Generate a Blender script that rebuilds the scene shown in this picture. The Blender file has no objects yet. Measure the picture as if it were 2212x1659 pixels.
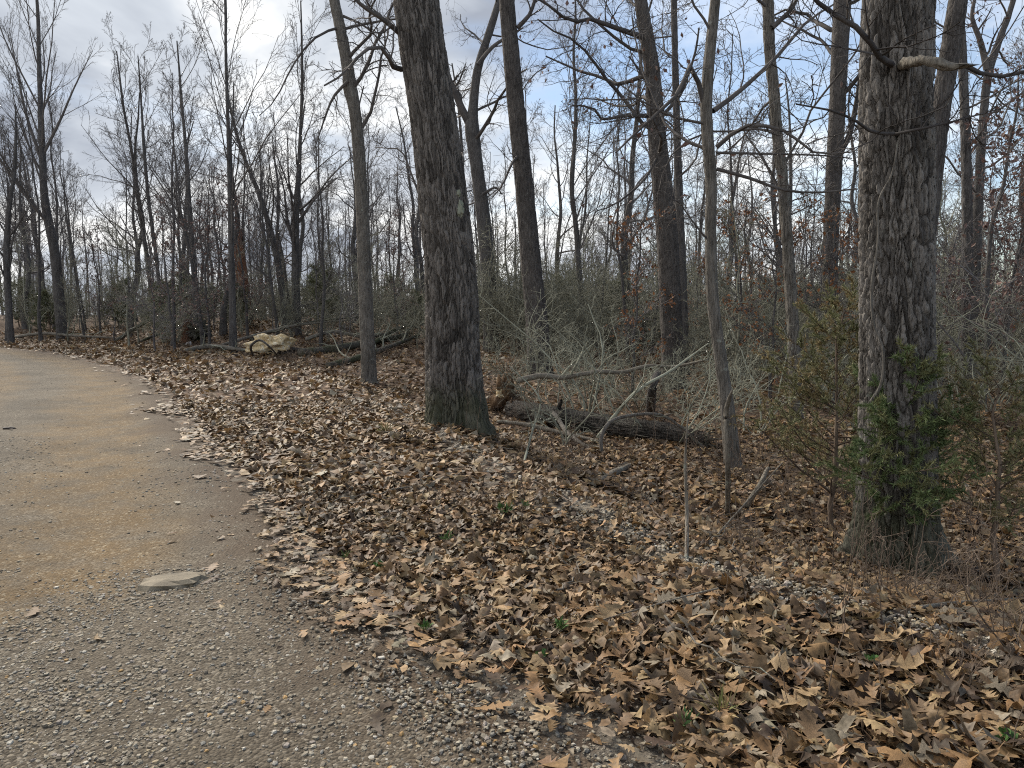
import bpy, math, random
import numpy as np
from mathutils import Vector

# ------------------------------------------------------------------ camera, sky, sun, exposure
sc = bpy.context.scene
COL = sc.collection
PW, PH, PF = 2212.0, 1659.0, 1580.0        # working picture size and focal length in its pixels
CAM = np.array([0.0, 0.0, 1.55]); PITCH = math.radians(5.76)
cd = bpy.data.cameras.new('camera'); cam = bpy.data.objects.new('camera', cd); COL.objects.link(cam)
cd.sensor_width = 36; cd.lens = 36 * PF / PW; cd.clip_start = 0.05; cd.clip_end = 3000
cam.location = CAM; cam.rotation_euler = (math.radians(90) - PITCH, 0, 0)
sc.camera = cam

SUN_EL, SUN_AZ = math.radians(38), math.radians(-38)     # azimuth measured from +Y towards +X
w = bpy.data.worlds.new('World'); sc.world = w; w.use_nodes = True
nt = w.node_tree; nt.nodes.clear()
def N(tree, t, **kw):
    n = tree.nodes.new(t)
    for k, v in kw.items(): setattr(n, k, v)
    return n
def L(tree, a, b): tree.links.new(a, b)
def math_n(tree, op, a, b=None, clamp=False):
    n = N(tree, 'ShaderNodeMath', operation=op, use_clamp=clamp)
    for i, v in enumerate((a, b)):
        if v is None: continue
        if isinstance(v, (int, float)): n.inputs[i].default_value = v
        else: L(tree, v, n.inputs[i])
    return n.outputs[0]
def ramp(tree, fac, stops, interp='LINEAR'):
    n = N(tree, 'ShaderNodeValToRGB'); cr = n.color_ramp; cr.interpolation = interp
    while len(cr.elements) < len(stops): cr.elements.new(0.5)
    for e, (p, c) in zip(cr.elements, stops):
        e.position = p; e.color = (*c, 1) if len(c) == 3 else c
    L(tree, fac, n.inputs[0]); return n.outputs[0]
def noise_n(tree, vec, scale, detail=4, rough=0.55, dist=0.0):
    n = N(tree, 'ShaderNodeTexNoise'); n.inputs['Scale'].default_value = scale
    n.inputs['Detail'].default_value = detail; n.inputs['Roughness'].default_value = rough
    n.inputs['Distortion'].default_value = dist
    if vec is not None: L(tree, vec, n.inputs['Vector'])
    return n.outputs['Fac']
def mix_c(tree, f, a, b, mode='MIX'):
    n = N(tree, 'ShaderNodeMix', data_type='RGBA', blend_type=mode)
    for sock, v in ((n.inputs[0], f), (n.inputs[6], a), (n.inputs[7], b)):
        if isinstance(v, (int, float)): sock.default_value = v
        elif isinstance(v, tuple): sock.default_value = (*v, 1)
        else: L(tree, v, sock)
    return n.outputs[2]
def sky_world():
    out = N(nt, 'ShaderNodeOutputWorld')
    sky = N(nt, 'ShaderNodeTexSky', sky_type='NISHITA'); sky.sun_disc = False
    sky.sun_elevation = SUN_EL; sky.sun_rotation = SUN_AZ; sky.air_density = 1.0; sky.dust_density = 0.4
    bg = N(nt, 'ShaderNodeBackground'); bg.inputs[1].default_value = 0.06; L(nt, sky.outputs[0], bg.inputs[0])
    tc = N(nt, 'ShaderNodeTexCoord')
    sep = N(nt, 'ShaderNodeSeparateXYZ'); L(nt, tc.outputs['Generated'], sep.inputs[0])
    den = math_n(nt, 'ADD', math_n(nt, 'MAXIMUM', sep.outputs[2], 0.0), 0.22)
    cmb = N(nt, 'ShaderNodeCombineXYZ')
    L(nt, math_n(nt, 'DIVIDE', sep.outputs[0], den), cmb.inputs[0])
    L(nt, math_n(nt, 'DIVIDE', sep.outputs[1], den), cmb.inputs[1])
    cmb.inputs[2].default_value = 7.6
    v = cmb.outputs[0]
    cover = noise_n(nt, v, 1.5, 7, 0.6, 0.5)
    # the cloud bank thickens to the west (-x) and thins into streaks to the east
    c2 = math_n(nt, 'ADD', cover, math_n(nt, 'SUBTRACT', math_n(nt, 'MULTIPLY', sep.outputs[0], -0.34), 0.02))
    # clouds close up towards the horizon
    c2 = math_n(nt, 'ADD', c2, math_n(nt, 'MULTIPLY', math_n(nt, 'SUBTRACT', 1.0, math_n(nt, 'DIVIDE', sep.outputs[2], 0.24), True), 0.22))
    cfac = ramp(nt, c2, [(0.30, (0.12,) * 3), (0.42, (0.4,) * 3), (0.54, (0.85,) * 3), (0.62, (1,) * 3)])
    mp = N(nt, 'ShaderNodeMapping'); mp.inputs['Location'].default_value = (3.3, 0.4, 0); L(nt, v, mp.inputs[0])
    thick = noise_n(nt, mp.outputs[0], 1.25, 6, 0.52, 0.3)
    t2 = thick
    ccol = ramp(nt, t2, [(0.42, (0.50, 0.50, 0.49)), (0.48, (0.39, 0.40, 0.41)), (0.54, (0.28, 0.300, 0.328)), (0.66, (0.165, 0.182, 0.215))])
    cb = N(nt, 'ShaderNodeBackground'); cb.inputs[1].default_value = 0.95; L(nt, ccol, cb.inputs[0])
    mx = N(nt, 'ShaderNodeMixShader'); L(nt, cfac, mx.inputs[0]); L(nt, bg.outputs[0], mx.inputs[1]); L(nt, cb.outputs[0], mx.inputs[2])
    L(nt, mx.outputs[0], out.inputs[0])
sky_world()

sl = bpy.data.lights.new('sun', 'SUN'); sl.energy = 2.2; sl.angle = math.radians(18); sl.color = (1.0, 0.92, 0.80)
sun = bpy.data.objects.new('sun', sl); COL.objects.link(sun)
sd = Vector((math.sin(SUN_AZ) * math.cos(SUN_EL), math.cos(SUN_AZ) * math.cos(SUN_EL), math.sin(SUN_EL)))
sun.rotation_euler = sd.to_track_quat('Z', 'Y').to_euler(); sun.location = (0, 0, 60)
vs = sc.view_settings; vs.view_transform = 'Standard'; vs.look = 'None'; vs.exposure = 1.42; vs.gamma = 1; vs.use_curve_mapping = False
sc.cycles.max_bounces = 4; sc.cycles.diffuse_bounces = 3; sc.cycles.use_denoising = False
sc.cycles.filter_width = 1.1; sc.cycles.sample_clamp_indirect = 2.5

# ------------------------------------------------------------------ numeric helpers
rng = np.random.default_rng(11)
_perm = np.random.default_rng(5).permutation(256).astype(np.int64); _perm = np.concatenate([_perm, _perm, _perm])
_val = np.random.default_rng(6).random(256) * 2 - 1
def vnoise(x, y, z=0.0):
    x, y, z = np.broadcast_arrays(np.asarray(x, float), np.asarray(y, float), np.asarray(z, float))
    xi, yi, zi = np.floor(x), np.floor(y), np.floor(z)
    fx, fy, fz = x - xi, y - yi, z - zi
    fx, fy, fz = (f * f * (3 - 2 * f) for f in (fx, fy, fz))
    X, Y, Z = (a.astype(np.int64) & 255 for a in (xi, yi, zi))
    def h(a, b, c): return _val[_perm[_perm[_perm[(X + a) & 255] + ((Y + b) & 255)] + ((Z + c) & 255)]]
    r = 0
    for a in (0, 1):
        for b in (0, 1):
            for c in (0, 1):
                r = r + h(a, b, c) * (fx if a else 1 - fx) * (fy if b else 1 - fy) * (fz if c else 1 - fz)
    return r
def fbm(x, y, z=0.0, o=4):
    r, a, s = 0, 0.5, 1.0
    for i in range(o):
        r = r + a * vnoise(np.asarray(x) * s + 13.7 * i, np.asarray(y) * s + 7.3 * i, np.asarray(z) * s); a *= 0.5; s *= 2.03
    return r
def sm(v, a, b):
    t = np.clip((np.asarray(v, float) - a) / (b - a), 0, 1); return t * t * (3 - 2 * t)
def resample(P, n, extra=None):
    """Catmull-Rom through P, n points at even arc length"""
    P = np.asarray(P, float); Q = np.vstack([2 * P[0] - P[1], P, 2 * P[-1] - P[-2]])
    out = []
    for i in range(len(P) - 1):
        t = np.linspace(0, 1, 20, endpoint=False)[:, None]
        a, b, c, d = Q[i:i + 4]
        out.append(0.5 * (2 * b + (c - a) * t + (2 * a - 5 * b + 4 * c - d) * t ** 2 + (3 * b - a - 3 * c + d) * t ** 3))
    out = np.vstack(out + [P[-1:]])
    s = np.r_[0, np.cumsum(np.linalg.norm(np.diff(out[:, :3], axis=0), axis=1))]
    q = np.linspace(0, s[-1], n)
    return np.stack([np.interp(q, s, out[:, k]) for k in range(out.shape[1])], 1)
def sdist(line, x, y):
    """signed distance to a polyline, positive on its right-hand side when walking along it, plus arc position"""
    x = np.asarray(x, float); y = np.asarray(y, float)
    best = np.full(x.shape, 1e9); sgn = np.ones(x.shape); arc = np.zeros(x.shape); s0 = 0.0
    for a, b in zip(line[:-1], line[1:]):
        d = b - a; l2 = d @ d
        t = np.clip(((x - a[0]) * d[0] + (y - a[1]) * d[1]) / l2, 0, 1)
        dx, dy = x - a[0] - t * d[0], y - a[1] - t * d[1]
        q = dx * dx + dy * dy
        m = q < best
        best = np.where(m, q, best); sgn = np.where(m, np.sign(d[1] * (x - a[0]) - d[0] * (y - a[1])), sgn)
        arc = np.where(m, s0 + t * math.sqrt(l2), arc); s0 += math.sqrt(l2)
    return np.sqrt(best) * sgn, arc

# ------------------------------------------------------------------ the lie of the land
ROAD = resample([(7, -6), (4.4, -2.4), (2.2, 0.3), (0.95, 1.75), (0.1, 2.5), (-0.3, 2.9), (-0.88, 3.6), (-1.5, 4.6), (-2.1, 5.7), (-3.1, 7.3), (-4.3, 9.4), (-6.0, 12.3), (-8.5, 16.3),
                 (-12.1, 21.0), (-16, 25.5), (-22, 30.4), (-32, 35.5), (-48, 40)], 70)          # right-hand edge of the track
BERM = resample([(9, -3.0), (5.4, 0.4), (3.6, 1.9), (2.3, 3.0), (1.44, 3.75), (0.76, 4.9), (0.2, 6.1), (-0.3, 7.4), (-1.05, 9.3), (-2.4, 12), (-4.6, 16.5), (-8, 22), (-13, 27.5), (-20, 32.5), (-32, 38), (-48, 43)], 60)
def terr(x, y):
    x = np.asarray(x, float); y = np.asarray(y, float)
    s, _ = sdist(BERM, x, y); r, _ = sdist(ROAD, x, y)
    near = sm(26 - y, 0, 12)
    z = -0.44 * sm(s, 0.02, 2.1) * (0.35 + 0.65 * near) + 0.075 * np.exp(-(s / 0.3) ** 2) * sm(14 - y, 0, 5)
    z = z + 0.05 * vnoise(x / 1.1 + 3, y / 1.1) * sm(r, 0.1, 1.2) + 0.14 * vnoise(x / 7 + 9, y / 7 + 2) * sm(s, 0.5, 4)
    z = z + 1.0 * sm(r, 1.5, 11) * sm(y, 22, 36) * sm(-x, -1.5, 9)
    z = z - 0.05 * sm(-r, 0.0, 0.5)
    return z
def ray(px, py):
    a, b = (px - PW / 2) / PF, (PH / 2 - py) / PF
    f = np.array([0, math.cos(PITCH), -math.sin(PITCH)]); u = np.array([0, math.sin(PITCH), math.cos(PITCH)])
    return f + np.array([a, 0, 0]) + u * b
def at(px, py, Y):
    d = ray(px, py); return CAM + d * (Y / d[1])
def spot(px, py):
    """where the sight line of a picture point meets the ground"""
    d = ray(px, py); t = np.concatenate([np.linspace(1.5, 14, 500), np.linspace(14, 90, 700)])
    p = CAM + t[:, None] * d; k = np.argmax(p[:, 2] < terr(p[:, 0], p[:, 1])); return p[k if k else -1]
def gz(x, y): return float(terr(np.array([x]), np.array([y]))[0])

# ------------------------------------------------------------------ mesh helpers
def link(o, parent=None):
    COL.objects.link(o)
    if parent is not None: o.parent = parent
    return o
def mesh_np(name, V, faces, mat, smooth=True, attrs=None):
    """faces: list of integer arrays (m,3) or (m,4)"""
    me = bpy.data.meshes.new(name)
    V = np.asarray(V, np.float32).reshape(-1, 3)
    me.vertices.add(len(V)); me.vertices.foreach_set('co', V.ravel())
    faces = [np.asarray(f, np.int32) for f in faces if len(f)]
    loops = np.concatenate([f.ravel() for f in faces]); tot = np.concatenate([np.full(len(f), f.shape[1], np.int32) for f in faces])
    me.loops.add(len(loops)); me.loops.foreach_set('vertex_index', loops)
    me.polygons.add(len(tot)); me.polygons.foreach_set('loop_start', np.r_[0, np.cumsum(tot)[:-1]].astype(np.int32))
    me.polygons.foreach_set('loop_total', tot)
    me.polygons.foreach_set('use_smooth', np.full(len(tot), smooth))
    for k, a in (attrs or {}).items():
        a = np.asarray(a, np.float32)
        if a.ndim == 1:
            at_ = me.attributes.new(k, 'FLOAT', 'POINT'); at_.data.foreach_set('value', a)
        else:
            if a.shape[1] == 3: a = np.c_[a, np.ones(len(a), np.float32)]
            at_ = me.attributes.new(k, 'FLOAT_COLOR', 'POINT'); at_.data.foreach_set('color', a.ravel())
    me.update(); me.validate()
    if mat: me.materials.append(mat)
    return me
def obj(name, me, parent=None): return link(bpy.data.objects.new(name, me), parent)
def tag(o, label=None, cat=None, group=None, kind=None):
    for k, v in (('label', label), ('category', cat), ('group', group), ('kind', kind)):
        if v: o[k] = v
    return o
def thing(name, label, cat, loc=(0, 0, 0), rotz=0.0, group=None, scale=1.0):
    o = link(bpy.data.objects.new(name, None)); o.empty_display_size = 0.2
    o.location = loc; o.rotation_euler = (0, 0, rotz); o.scale = (scale,) * 3
    return tag(o, label, cat, group)
def dup(root, loc, rotz, scale, label=None, group=None, tilt=(0, 0)):
    r = root.copy(); COL.objects.link(r); r.location = loc; r.rotation_euler = (tilt[0], tilt[1], rotz)
    r.scale = (scale,) * 3 if not isinstance(scale, tuple) else scale
    if label: r['label'] = label
    if group: r['group'] = group
    for ch in list(root.children):
        c = ch.copy(); COL.objects.link(c); c.parent = r
        for g in ch.children:
            d = g.copy(); COL.objects.link(d); d.parent = c
    return r
def unit(v): return v / np.maximum(np.linalg.norm(v, axis=-1, keepdims=True), 1e-9)
def tubes(P, R, sides):
    """P (M,n,3), R (M,n) -> verts, quads"""
    P = np.asarray(P, float); R = np.asarray(R, float); M, n = R.shape
    T = unit(np.gradient(P, axis=1))
    ref = np.where(np.abs(T[:, :1, 2:3]) < 0.9, np.array([0, 0, 1.0]), np.array([1.0, 0, 0]))
    A = unit(np.cross(T, np.broadcast_to(ref, T.shape))); B = np.cross(T, A)
    th = np.arange(sides) * 2 * math.pi / sides
    V = P[:, :, None] + R[:, :, None, None] * (A[:, :, None] * np.cos(th)[:, None] + B[:, :, None] * np.sin(th)[:, None])
    i = (np.arange(M) * n * sides)[:, None, None] + (np.arange(n - 1) * sides)[None, :, None]
    k = np.arange(sides)[None, None]; k2 = (k + 1) % sides
    F = np.stack([i + k, i + k2, i + sides + k2, i + sides + k], -1).reshape(-1, 4)
    return V.reshape(-1, 3), F
class MB:
    def __init__(s): s.V = []; s.F = []; s.n = 0; s.A = []
    def add(s, V, F, a=None):
        s.V.append(V); s.F.append(np.asarray(F) + s.n); s.n += len(V)
        if a is not None: s.A.append(a)
        return s
    def tube(s, P, R, sides):
        P = np.asarray(P, float); R = np.asarray(R, float)
        if P.ndim == 2: P = P[None]; R = R[None]
        return s.add(*tubes(P, R, sides))
    def mesh(s, name, mat, smooth=True, attr=None):
        at_ = {attr: np.concatenate(s.A)} if attr else None
        q = [f for f in s.F if f.shape[1] == 4]; t = [f for f in s.F if f.shape[1] == 3]
        return mesh_np(name, np.concatenate(s.V), [np.concatenate(g) for g in (q, t) if g], mat, smooth, at_)
def spawn(P, R, Ln, K, g, ang, ratio, nseg, gnarl, trop, tmin=0.2, tmax=1.0, rr=0.6, rmin=0.004, taper=0.3):
    """K side shoots on every polyline of P; returns P2, R2, Ln2"""
    M, n = R.shape
    idx = np.repeat(np.arange(M), K); m = len(idx)
    t = tmin + (tmax - tmin) * ((np.tile(np.arange(K), M) + g.random(m)) / K)
    f = np.clip(t * (n - 1), 0, n - 1.001); i0 = f.astype(int); fr = (f - i0)[:, None]
    p = P[idx, i0] * (1 - fr) + P[idx, i0 + 1] * fr
    tan = unit(P[idx, i0 + 1] - P[idx, i0])
    r = (R[idx, i0] * (1 - fr[:, 0]) + R[idx, i0 + 1] * fr[:, 0])
    perp = unit(np.cross(tan, g.normal(size=(m, 3))))
    a = np.radians(g.uniform(ang[0], ang[1], m))[:, None]
    d = np.cos(a) * tan + np.sin(a) * perp
    ln = Ln[idx] * ratio * g.uniform(0.55, 1.25, m) * (1.2 - 0.7 * t)
    r0 = np.maximum(r * rr * g.uniform(0.7, 1.05, m), rmin)
    pts = [p]
    for k in range(nseg):
        d = unit(d + gnarl * g.normal(size=(m, 3)) + np.array([0, 0, trop])); p = p + d * (ln / nseg)[:, None]; pts.append(p)
    P2 = np.stack(pts, 1); R2 = np.maximum(r0[:, None] * np.linspace(1, taper, nseg + 1), rmin * 0.7)
    return P2, R2, ln

# ------------------------------------------------------------------ materials
def new_mat(name):
    m = bpy.data.materials.new(name); m.use_nodes = True; t = m.node_tree
    b = t.nodes['Principled BSDF']; b.inputs['Roughness'].default_value = 0.85; b.inputs['Specular IOR Level'].default_value = 0.25
    return m, t, b
def bump(t, b, h, dist, strength=1.0, prev=None):
    n = N(t, 'ShaderNodeBump'); n.inputs['Strength'].default_value = strength; n.inputs['Distance'].default_value = dist
    L(t, h, n.inputs['Height'])
    if prev is not None: L(t, prev, n.inputs['Normal'])
    L(t, n.outputs[0], b.inputs['Normal']); return n.outputs[0]
def objvec(t, scale):
    tc = N(t, 'ShaderNodeTexCoord'); mp = N(t, 'ShaderNodeMapping'); mp.inputs['Scale'].default_value = scale
    L(t, tc.outputs['Object'], mp.inputs[0]); return mp.outputs[0], tc.outputs['Object']
def attr(t, name):
    a = N(t, 'ShaderNodeAttribute'); a.attribute_name = name; return a
def bark_mat(name, dark, light, lichen=(0.30, 0.31, 0.27), lich_at=0.66, ridge=26.0, stretch=0.16, bd=0.02, moss=None, plate=False):
    m, t, b = new_mat(name)
    v, raw = objvec(t, (1, 1, stretch))
    vo = N(t, 'ShaderNodeTexVoronoi', feature='DISTANCE_TO_EDGE'); vo.inputs['Scale'].default_value = ridge; 
    nz = N(t, 'ShaderNodeTexNoise'); nz.inputs['Scale'].default_value = 6; L(t, v, nz.inputs['Vector'])
    wv = N(t, 'ShaderNodeVectorMath', operation='MULTIPLY_ADD'); wv.inputs[1].default_value = (0.12,) * 3; L(t, nz.outputs['Color'], wv.inputs[0]); L(t, v, wv.inputs[2])
    L(t, wv.outputs[0], vo.inputs['Vector'])
    n1 = noise_n(t, v, ridge * 1.1, 5, 0.62); n2 = noise_n(t, raw, 2.2, 4, 0.6); n3 = noise_n(t, raw, 9, 5, 0.65)
    f = math_n(t, 'ADD', math_n(t, 'MULTIPLY', n1, 0.6), math_n(t, 'MULTIPLY', n2, 0.4))
    if plate:
        f = math_n(t, 'ADD', math_n(t, 'MULTIPLY', f, 0.72), math_n(t, 'MULTIPLY', attr(t, 'rnd').outputs['Fac'], 0.32))
    col = ramp(t, f, [(0.36, dark), (0.62, light)])
    if lichen:
        col = mix_c(t, ramp(t, n3, [(lich_at, (0,) * 3), (lich_at + 0.05, (0.8,) * 3)]), col, lichen)
    if moss:
        g = N(t, 'ShaderNodeSeparateXYZ'); L(t, raw, g.inputs[0])
        hm = math_n(t, 'ADD', g.outputs[2], math_n(t, 'MULTIPLY', n1, -0.8))
        col = mix_c(t, ramp(t, hm, [(0.0, (0.55,) * 3), (0.3, (0,) * 3)]) if moss == 'low' else ramp(t, n2, [(0.5, (0,) * 3), (0.58, (0.8,) * 3)]), col, (0.05, 0.058, 0.024))
    L(t, col, b.inputs['Base Color'])
    h = math_n(t, 'ADD', math_n(t, 'MULTIPLY', math_n(t, 'MINIMUM', vo.outputs['Distance'], 0.25), 2.4), math_n(t, 'MULTIPLY', n1, 0.5))
    bump(t, b, h, bd); b.inputs['Roughness'].default_value = 0.92
    return m
M = {}
M['bark_big'] = bark_mat('bark_big', (0.043, 0.038, 0.034), (0.175, 0.158, 0.143), lich_at=0.70, ridge=60, bd=0.006, moss='low', plate=True)
M['bark_plate'] = bark_mat('bark_plate', (0.045, 0.040, 0.036), (0.20, 0.184, 0.168), lich_at=0.66, ridge=70, bd=0.006, moss='low', plate=True)
M['bark_dark'] = bark_mat('bark_dark', (0.045, 0.040, 0.038), (0.135, 0.122, 0.113), ridge=30, bd=0.02)
M['bark_grey'] = bark_mat('bark_grey', (0.075, 0.067, 0.058), (0.22, 0.202, 0.178), lich_at=0.64, ridge=42, stretch=0.10, bd=0.014)
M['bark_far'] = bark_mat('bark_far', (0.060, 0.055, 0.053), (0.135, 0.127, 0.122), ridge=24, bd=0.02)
M['bark_log'] = bark_mat('bark_log', (0.018, 0.016, 0.015), (0.085, 0.077, 0.068), lich_at=0.70, ridge=28, bd=0.03)
M['bark_mossy'] = bark_mat('bark_mossy', (0.05, 0.045, 0.036), (0.14, 0.135, 0.11), ridge=24, bd=0.02, moss='patch')
M['dead_wood'] = bark_mat('dead_wood', (0.085, 0.074, 0.060), (0.22, 0.197, 0.163), lichen=(0.27, 0.29, 0.24), lich_at=0.60, ridge=40, stretch=0.2, bd=0.006)
M['red_wood'] = bark_mat('red_wood', (0.10, 0.045, 0.026), (0.30, 0.15, 0.09), lichen=None, ridge=34, stretch=0.05, bd=0.03)
M['pale_wood'] = bark_mat('pale_wood', (0.34, 0.24, 0.115), (0.78, 0.63, 0.39), lichen=(0.80, 0.74, 0.60), lich_at=0.54, ridge=7, stretch=0.9, bd=0.025)
def twig_mat(name, a, b_):
    m, t, b = new_mat(name); v, raw = objvec(t, (1, 1, 1))
    oi = N(t, 'ShaderNodeObjectInfo')
    f = math_n(t, 'ADD', math_n(t, 'MULTIPLY', noise_n(t, raw, 3.5, 3), 0.75), math_n(t, 'MULTIPLY', oi.outputs['Random'], 0.25))
    L(t, ramp(t, f, [(0.35, a), (0.68, b_)]), b.inputs['Base Color']); return m
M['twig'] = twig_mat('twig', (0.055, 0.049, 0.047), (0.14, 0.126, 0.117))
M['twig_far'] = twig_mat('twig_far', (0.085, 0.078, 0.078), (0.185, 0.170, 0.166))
M['twig_lichen'] = twig_mat('twig_lichen', (0.15, 0.15, 0.115), (0.34, 0.345, 0.27))
M['twig_olive'] = twig_mat('twig_olive', (0.14, 0.138, 0.105), (0.31, 0.305, 0.24))
M['twig_brown'] = twig_mat('twig_brown', (0.07, 0.05, 0.038), (0.19, 0.145, 0.11))
def tint_mat(name, trans=0.0, rough=0.7, fine=70, lo=0.72, hi=1.18, spec=0.3):
    m, t, b = new_mat(name); a = attr(t, 'tint'); tc = N(t, 'ShaderNodeTexCoord')
    n = noise_n(t, tc.outputs['Object'], fine, 4, 0.6)
    c = mix_c(t, 1.0, a.outputs['Color'], ramp(t, n, [(0.3, (lo,) * 3), (0.7, (hi,) * 3)]), 'MULTIPLY')
    L(t, c, b.inputs['Base Color']); b.inputs['Roughness'].default_value = rough; b.inputs['Specular IOR Level'].default_value = spec
    bump(t, b, n, 0.004, 0.5)
    if trans:
        tr = N(t, 'ShaderNodeBsdfTranslucent'); L(t, c, tr.inputs[0]); mx = N(t, 'ShaderNodeMixShader'); mx.inputs[0].default_value = trans
        L(t, b.outputs[0], mx.inputs[1]); L(t, tr.outputs[0], mx.inputs[2]); L(t, mx.outputs[0], t.nodes['Material Output'].inputs[0])
    return m
M['lichen'] = twig_mat('lichen', (0.20, 0.215, 0.16), (0.36, 0.37, 0.30))
M['leaf'] = tint_mat('dry_leaf', 0.12, 0.62, 45, 0.55, 1.32)
M['needle'] = tint_mat('needle', 0.1, 0.7, 20)
M['stone'] = tint_mat('stone', 0, 0.8, 160, 0.65, 1.2)
def soil_mat():
    m, t, b = new_mat('forest_floor'); tc = N(t, 'ShaderNodeTexCoord'); o = tc.outputs['Object']
    vo = N(t, 'ShaderNodeTexVoronoi'); vo.inputs['Scale'].default_value = 11; L(t, o, vo.inputs['Vector'])
    sp = N(t, 'ShaderNodeSeparateXYZ'); L(t, vo.outputs['Color'], sp.inputs[0])
    leafc = ramp(t, sp.outputs[0], [(0.0, (0.035, 0.022, 0.015)), (0.35, (0.09, 0.056, 0.036)), (0.7, (0.16, 0.10, 0.062)), (1.0, (0.24, 0.165, 0.11))])
    soil = ramp(t, noise_n(t, o, 18, 6, 0.7), [(0.3, (0.030, 0.021, 0.015)), (0.7, (0.085, 0.062, 0.044))])
    n = noise_n(t, o, 1.3, 5, 0.6)
    gy = attr(t, 'far')
    c = mix_c(t, math_n(t, 'MULTIPLY', gy.outputs['Fac'], math_n(t, 'ADD', n, 0.25)), soil, leafc)
    grav = attr(t, 'gravel')
    gc = ramp(t, noise_n(t, o, 90, 4, 0.7), [(0.3, (0.10, 0.085, 0.065)), (0.7, (0.33, 0.30, 0.25))])
    c = mix_c(t, math_n(t, 'MULTIPLY', grav.outputs['Fac'], ramp(t, noise_n(t, o, 5, 4, 0.6), [(0.42, (0,) * 3), (0.55, (1,) * 3)])), c, gc)
    L(t, c, b.inputs['Base Color']); bump(t, b, math_n(t, 'ADD', vo.outputs['Distance'], noise_n(t, o, 40, 5, 0.7)), 0.03, 0.8)
    b.inputs['Roughness'].default_value = 0.95; return m
M['soil'] = soil_mat()
def road_mat():
    m, t, b = new_mat('gravel_track'); tc = N(t, 'ShaderNodeTexCoord'); o = tc.outputs['Object']
    a = attr(t, 'across').outputs['Fac']
    wob = math_n(t, 'ADD', a, math_n(t, 'MULTIPLY', math_n(t, 'SUBTRACT', noise_n(t, o, 0.9, 5, 0.6), 0.5), 1.3))
    track = ramp(t, math_n(t, 'DIVIDE', math_n(t, 'SUBTRACT', wob, 8.6), 5.0), [(0.12, (0,) * 3), (0.22, (1,) * 3), (0.35, (0.95,) * 3), (0.46, (0.05,) * 3), (0.54, (0.0,) * 3), (0.63, (0.9,) * 3), (0.72, (0.9,) * 3), (0.82, (0,) * 3)])
    v1 = N(t, 'ShaderNodeTexVoronoi'); v1.inputs['Scale'].default_value = 75; L(t, o, v1.inputs['Vector'])
    s1 = N(t, 'ShaderNodeSeparateXYZ'); L(t, v1.outputs['Color'], s1.inputs[0])
    grav = ramp(t, s1.outputs[0], [(0.0, (0.028, 0.023, 0.016)), (0.4, (0.098, 0.082, 0.060)), (0.8, (0.170, 0.146, 0.110)), (1.0, (0.34, 0.30, 0.24))])
    fines = ramp(t, noise_n(t, o, 120, 4, 0.75), [(0.3, (0.048, 0.038, 0.026)), (0.7, (0.150, 0.122, 0.088))])
    grav = mix_c(t, ramp(t, noise_n(t, o, 3.0, 5, 0.65), [(0.4, (0.25,) * 3), (0.6, (0.8,) * 3)]), grav, fines)
    clay = ramp(t, noise_n(t, o, 45, 6, 0.7), [(0.3, (0.085, 0.056, 0.026)), (0.7, (0.205, 0.137, 0.066))])
    clay = mix_c(t, ramp(t, s1.outputs[1], [(0.86, (0,) * 3), (0.93, (0.7,) * 3)]), clay, (0.34, 0.285, 0.20))
    v2 = N(t, 'ShaderNodeTexVoronoi'); v2.inputs['Scale'].default_value = 24; L(t, o, v2.inputs['Vector']); s2 = N(t, 'ShaderNodeSeparateXYZ'); L(t, v2.outputs['Color'], s2.inputs[0])
    fleck = math_n(t, 'MULTIPLY', math_n(t, 'GREATER_THAN', s2.outputs[0], 0.90), math_n(t, 'LESS_THAN', v2.outputs['Distance'], 0.34))
    clay = mix_c(t, math_n(t, 'MULTIPLY', fleck, 0.8), clay, (0.33, 0.27, 0.18))
    big = noise_n(t, o, 0.7, 6, 0.65)
    c = mix_c(t, math_n(t, 'MULTIPLY', track, ramp(t, noise_n(t, o, 2.3, 5, 0.65), [(0.34, (0.15,) * 3), (0.58, (0.95,) * 3)])), grav, clay)
    c = mix_c(t, 1.0, c, ramp(t, big, [(0.32, (0.66,) * 3), (0.5, (1.0,) * 3), (0.68, (1.16,) * 3)]), 'MULTIPLY')
    ed = math_n(t, 'ADD', attr(t, 'edge').outputs['Fac'], math_n(t, 'MULTIPLY', math_n(t, 'SUBTRACT', noise_n(t, o, 2.0, 6, 0.65), 0.5), 1.6))
    dirt = ramp(t, noise_n(t, o, 50, 6, 0.7), [(0.3, (0.045, 0.031, 0.020)), (0.7, (0.125, 0.090, 0.060))])
    c = mix_c(t, ramp(t, ed, [(0.05, (0.85,) * 3), (0.55, (0.0,) * 3)]), c, dirt)
    L(t, c, b.inputs['Base Color'])
    bump(t, b, math_n(t, 'ADD', math_n(t, 'MULTIPLY', v1.outputs['Distance'], -1.0), noise_n(t, o, 60, 5, 0.7)), 0.010, 0.7)
    b.inputs['Roughness'].default_value = 0.9; return m
M['road'] = road_mat()
def earth_mat():
    m, t, b = new_mat('root_earth'); v, o = objvec(t, (1, 1, 1))
    L(t, ramp(t, noise_n(t, o, 5, 6, 0.7), [(0.3, (0.04, 0.024, 0.014)), (0.5, (0.11, 0.065, 0.034)), (0.7, (0.22, 0.135, 0.07))]), b.inputs['Base Color'])
    bump(t, b, noise_n(t, o, 14, 6, 0.7), 0.06); return m
M['earth'] = earth_mat()

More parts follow.
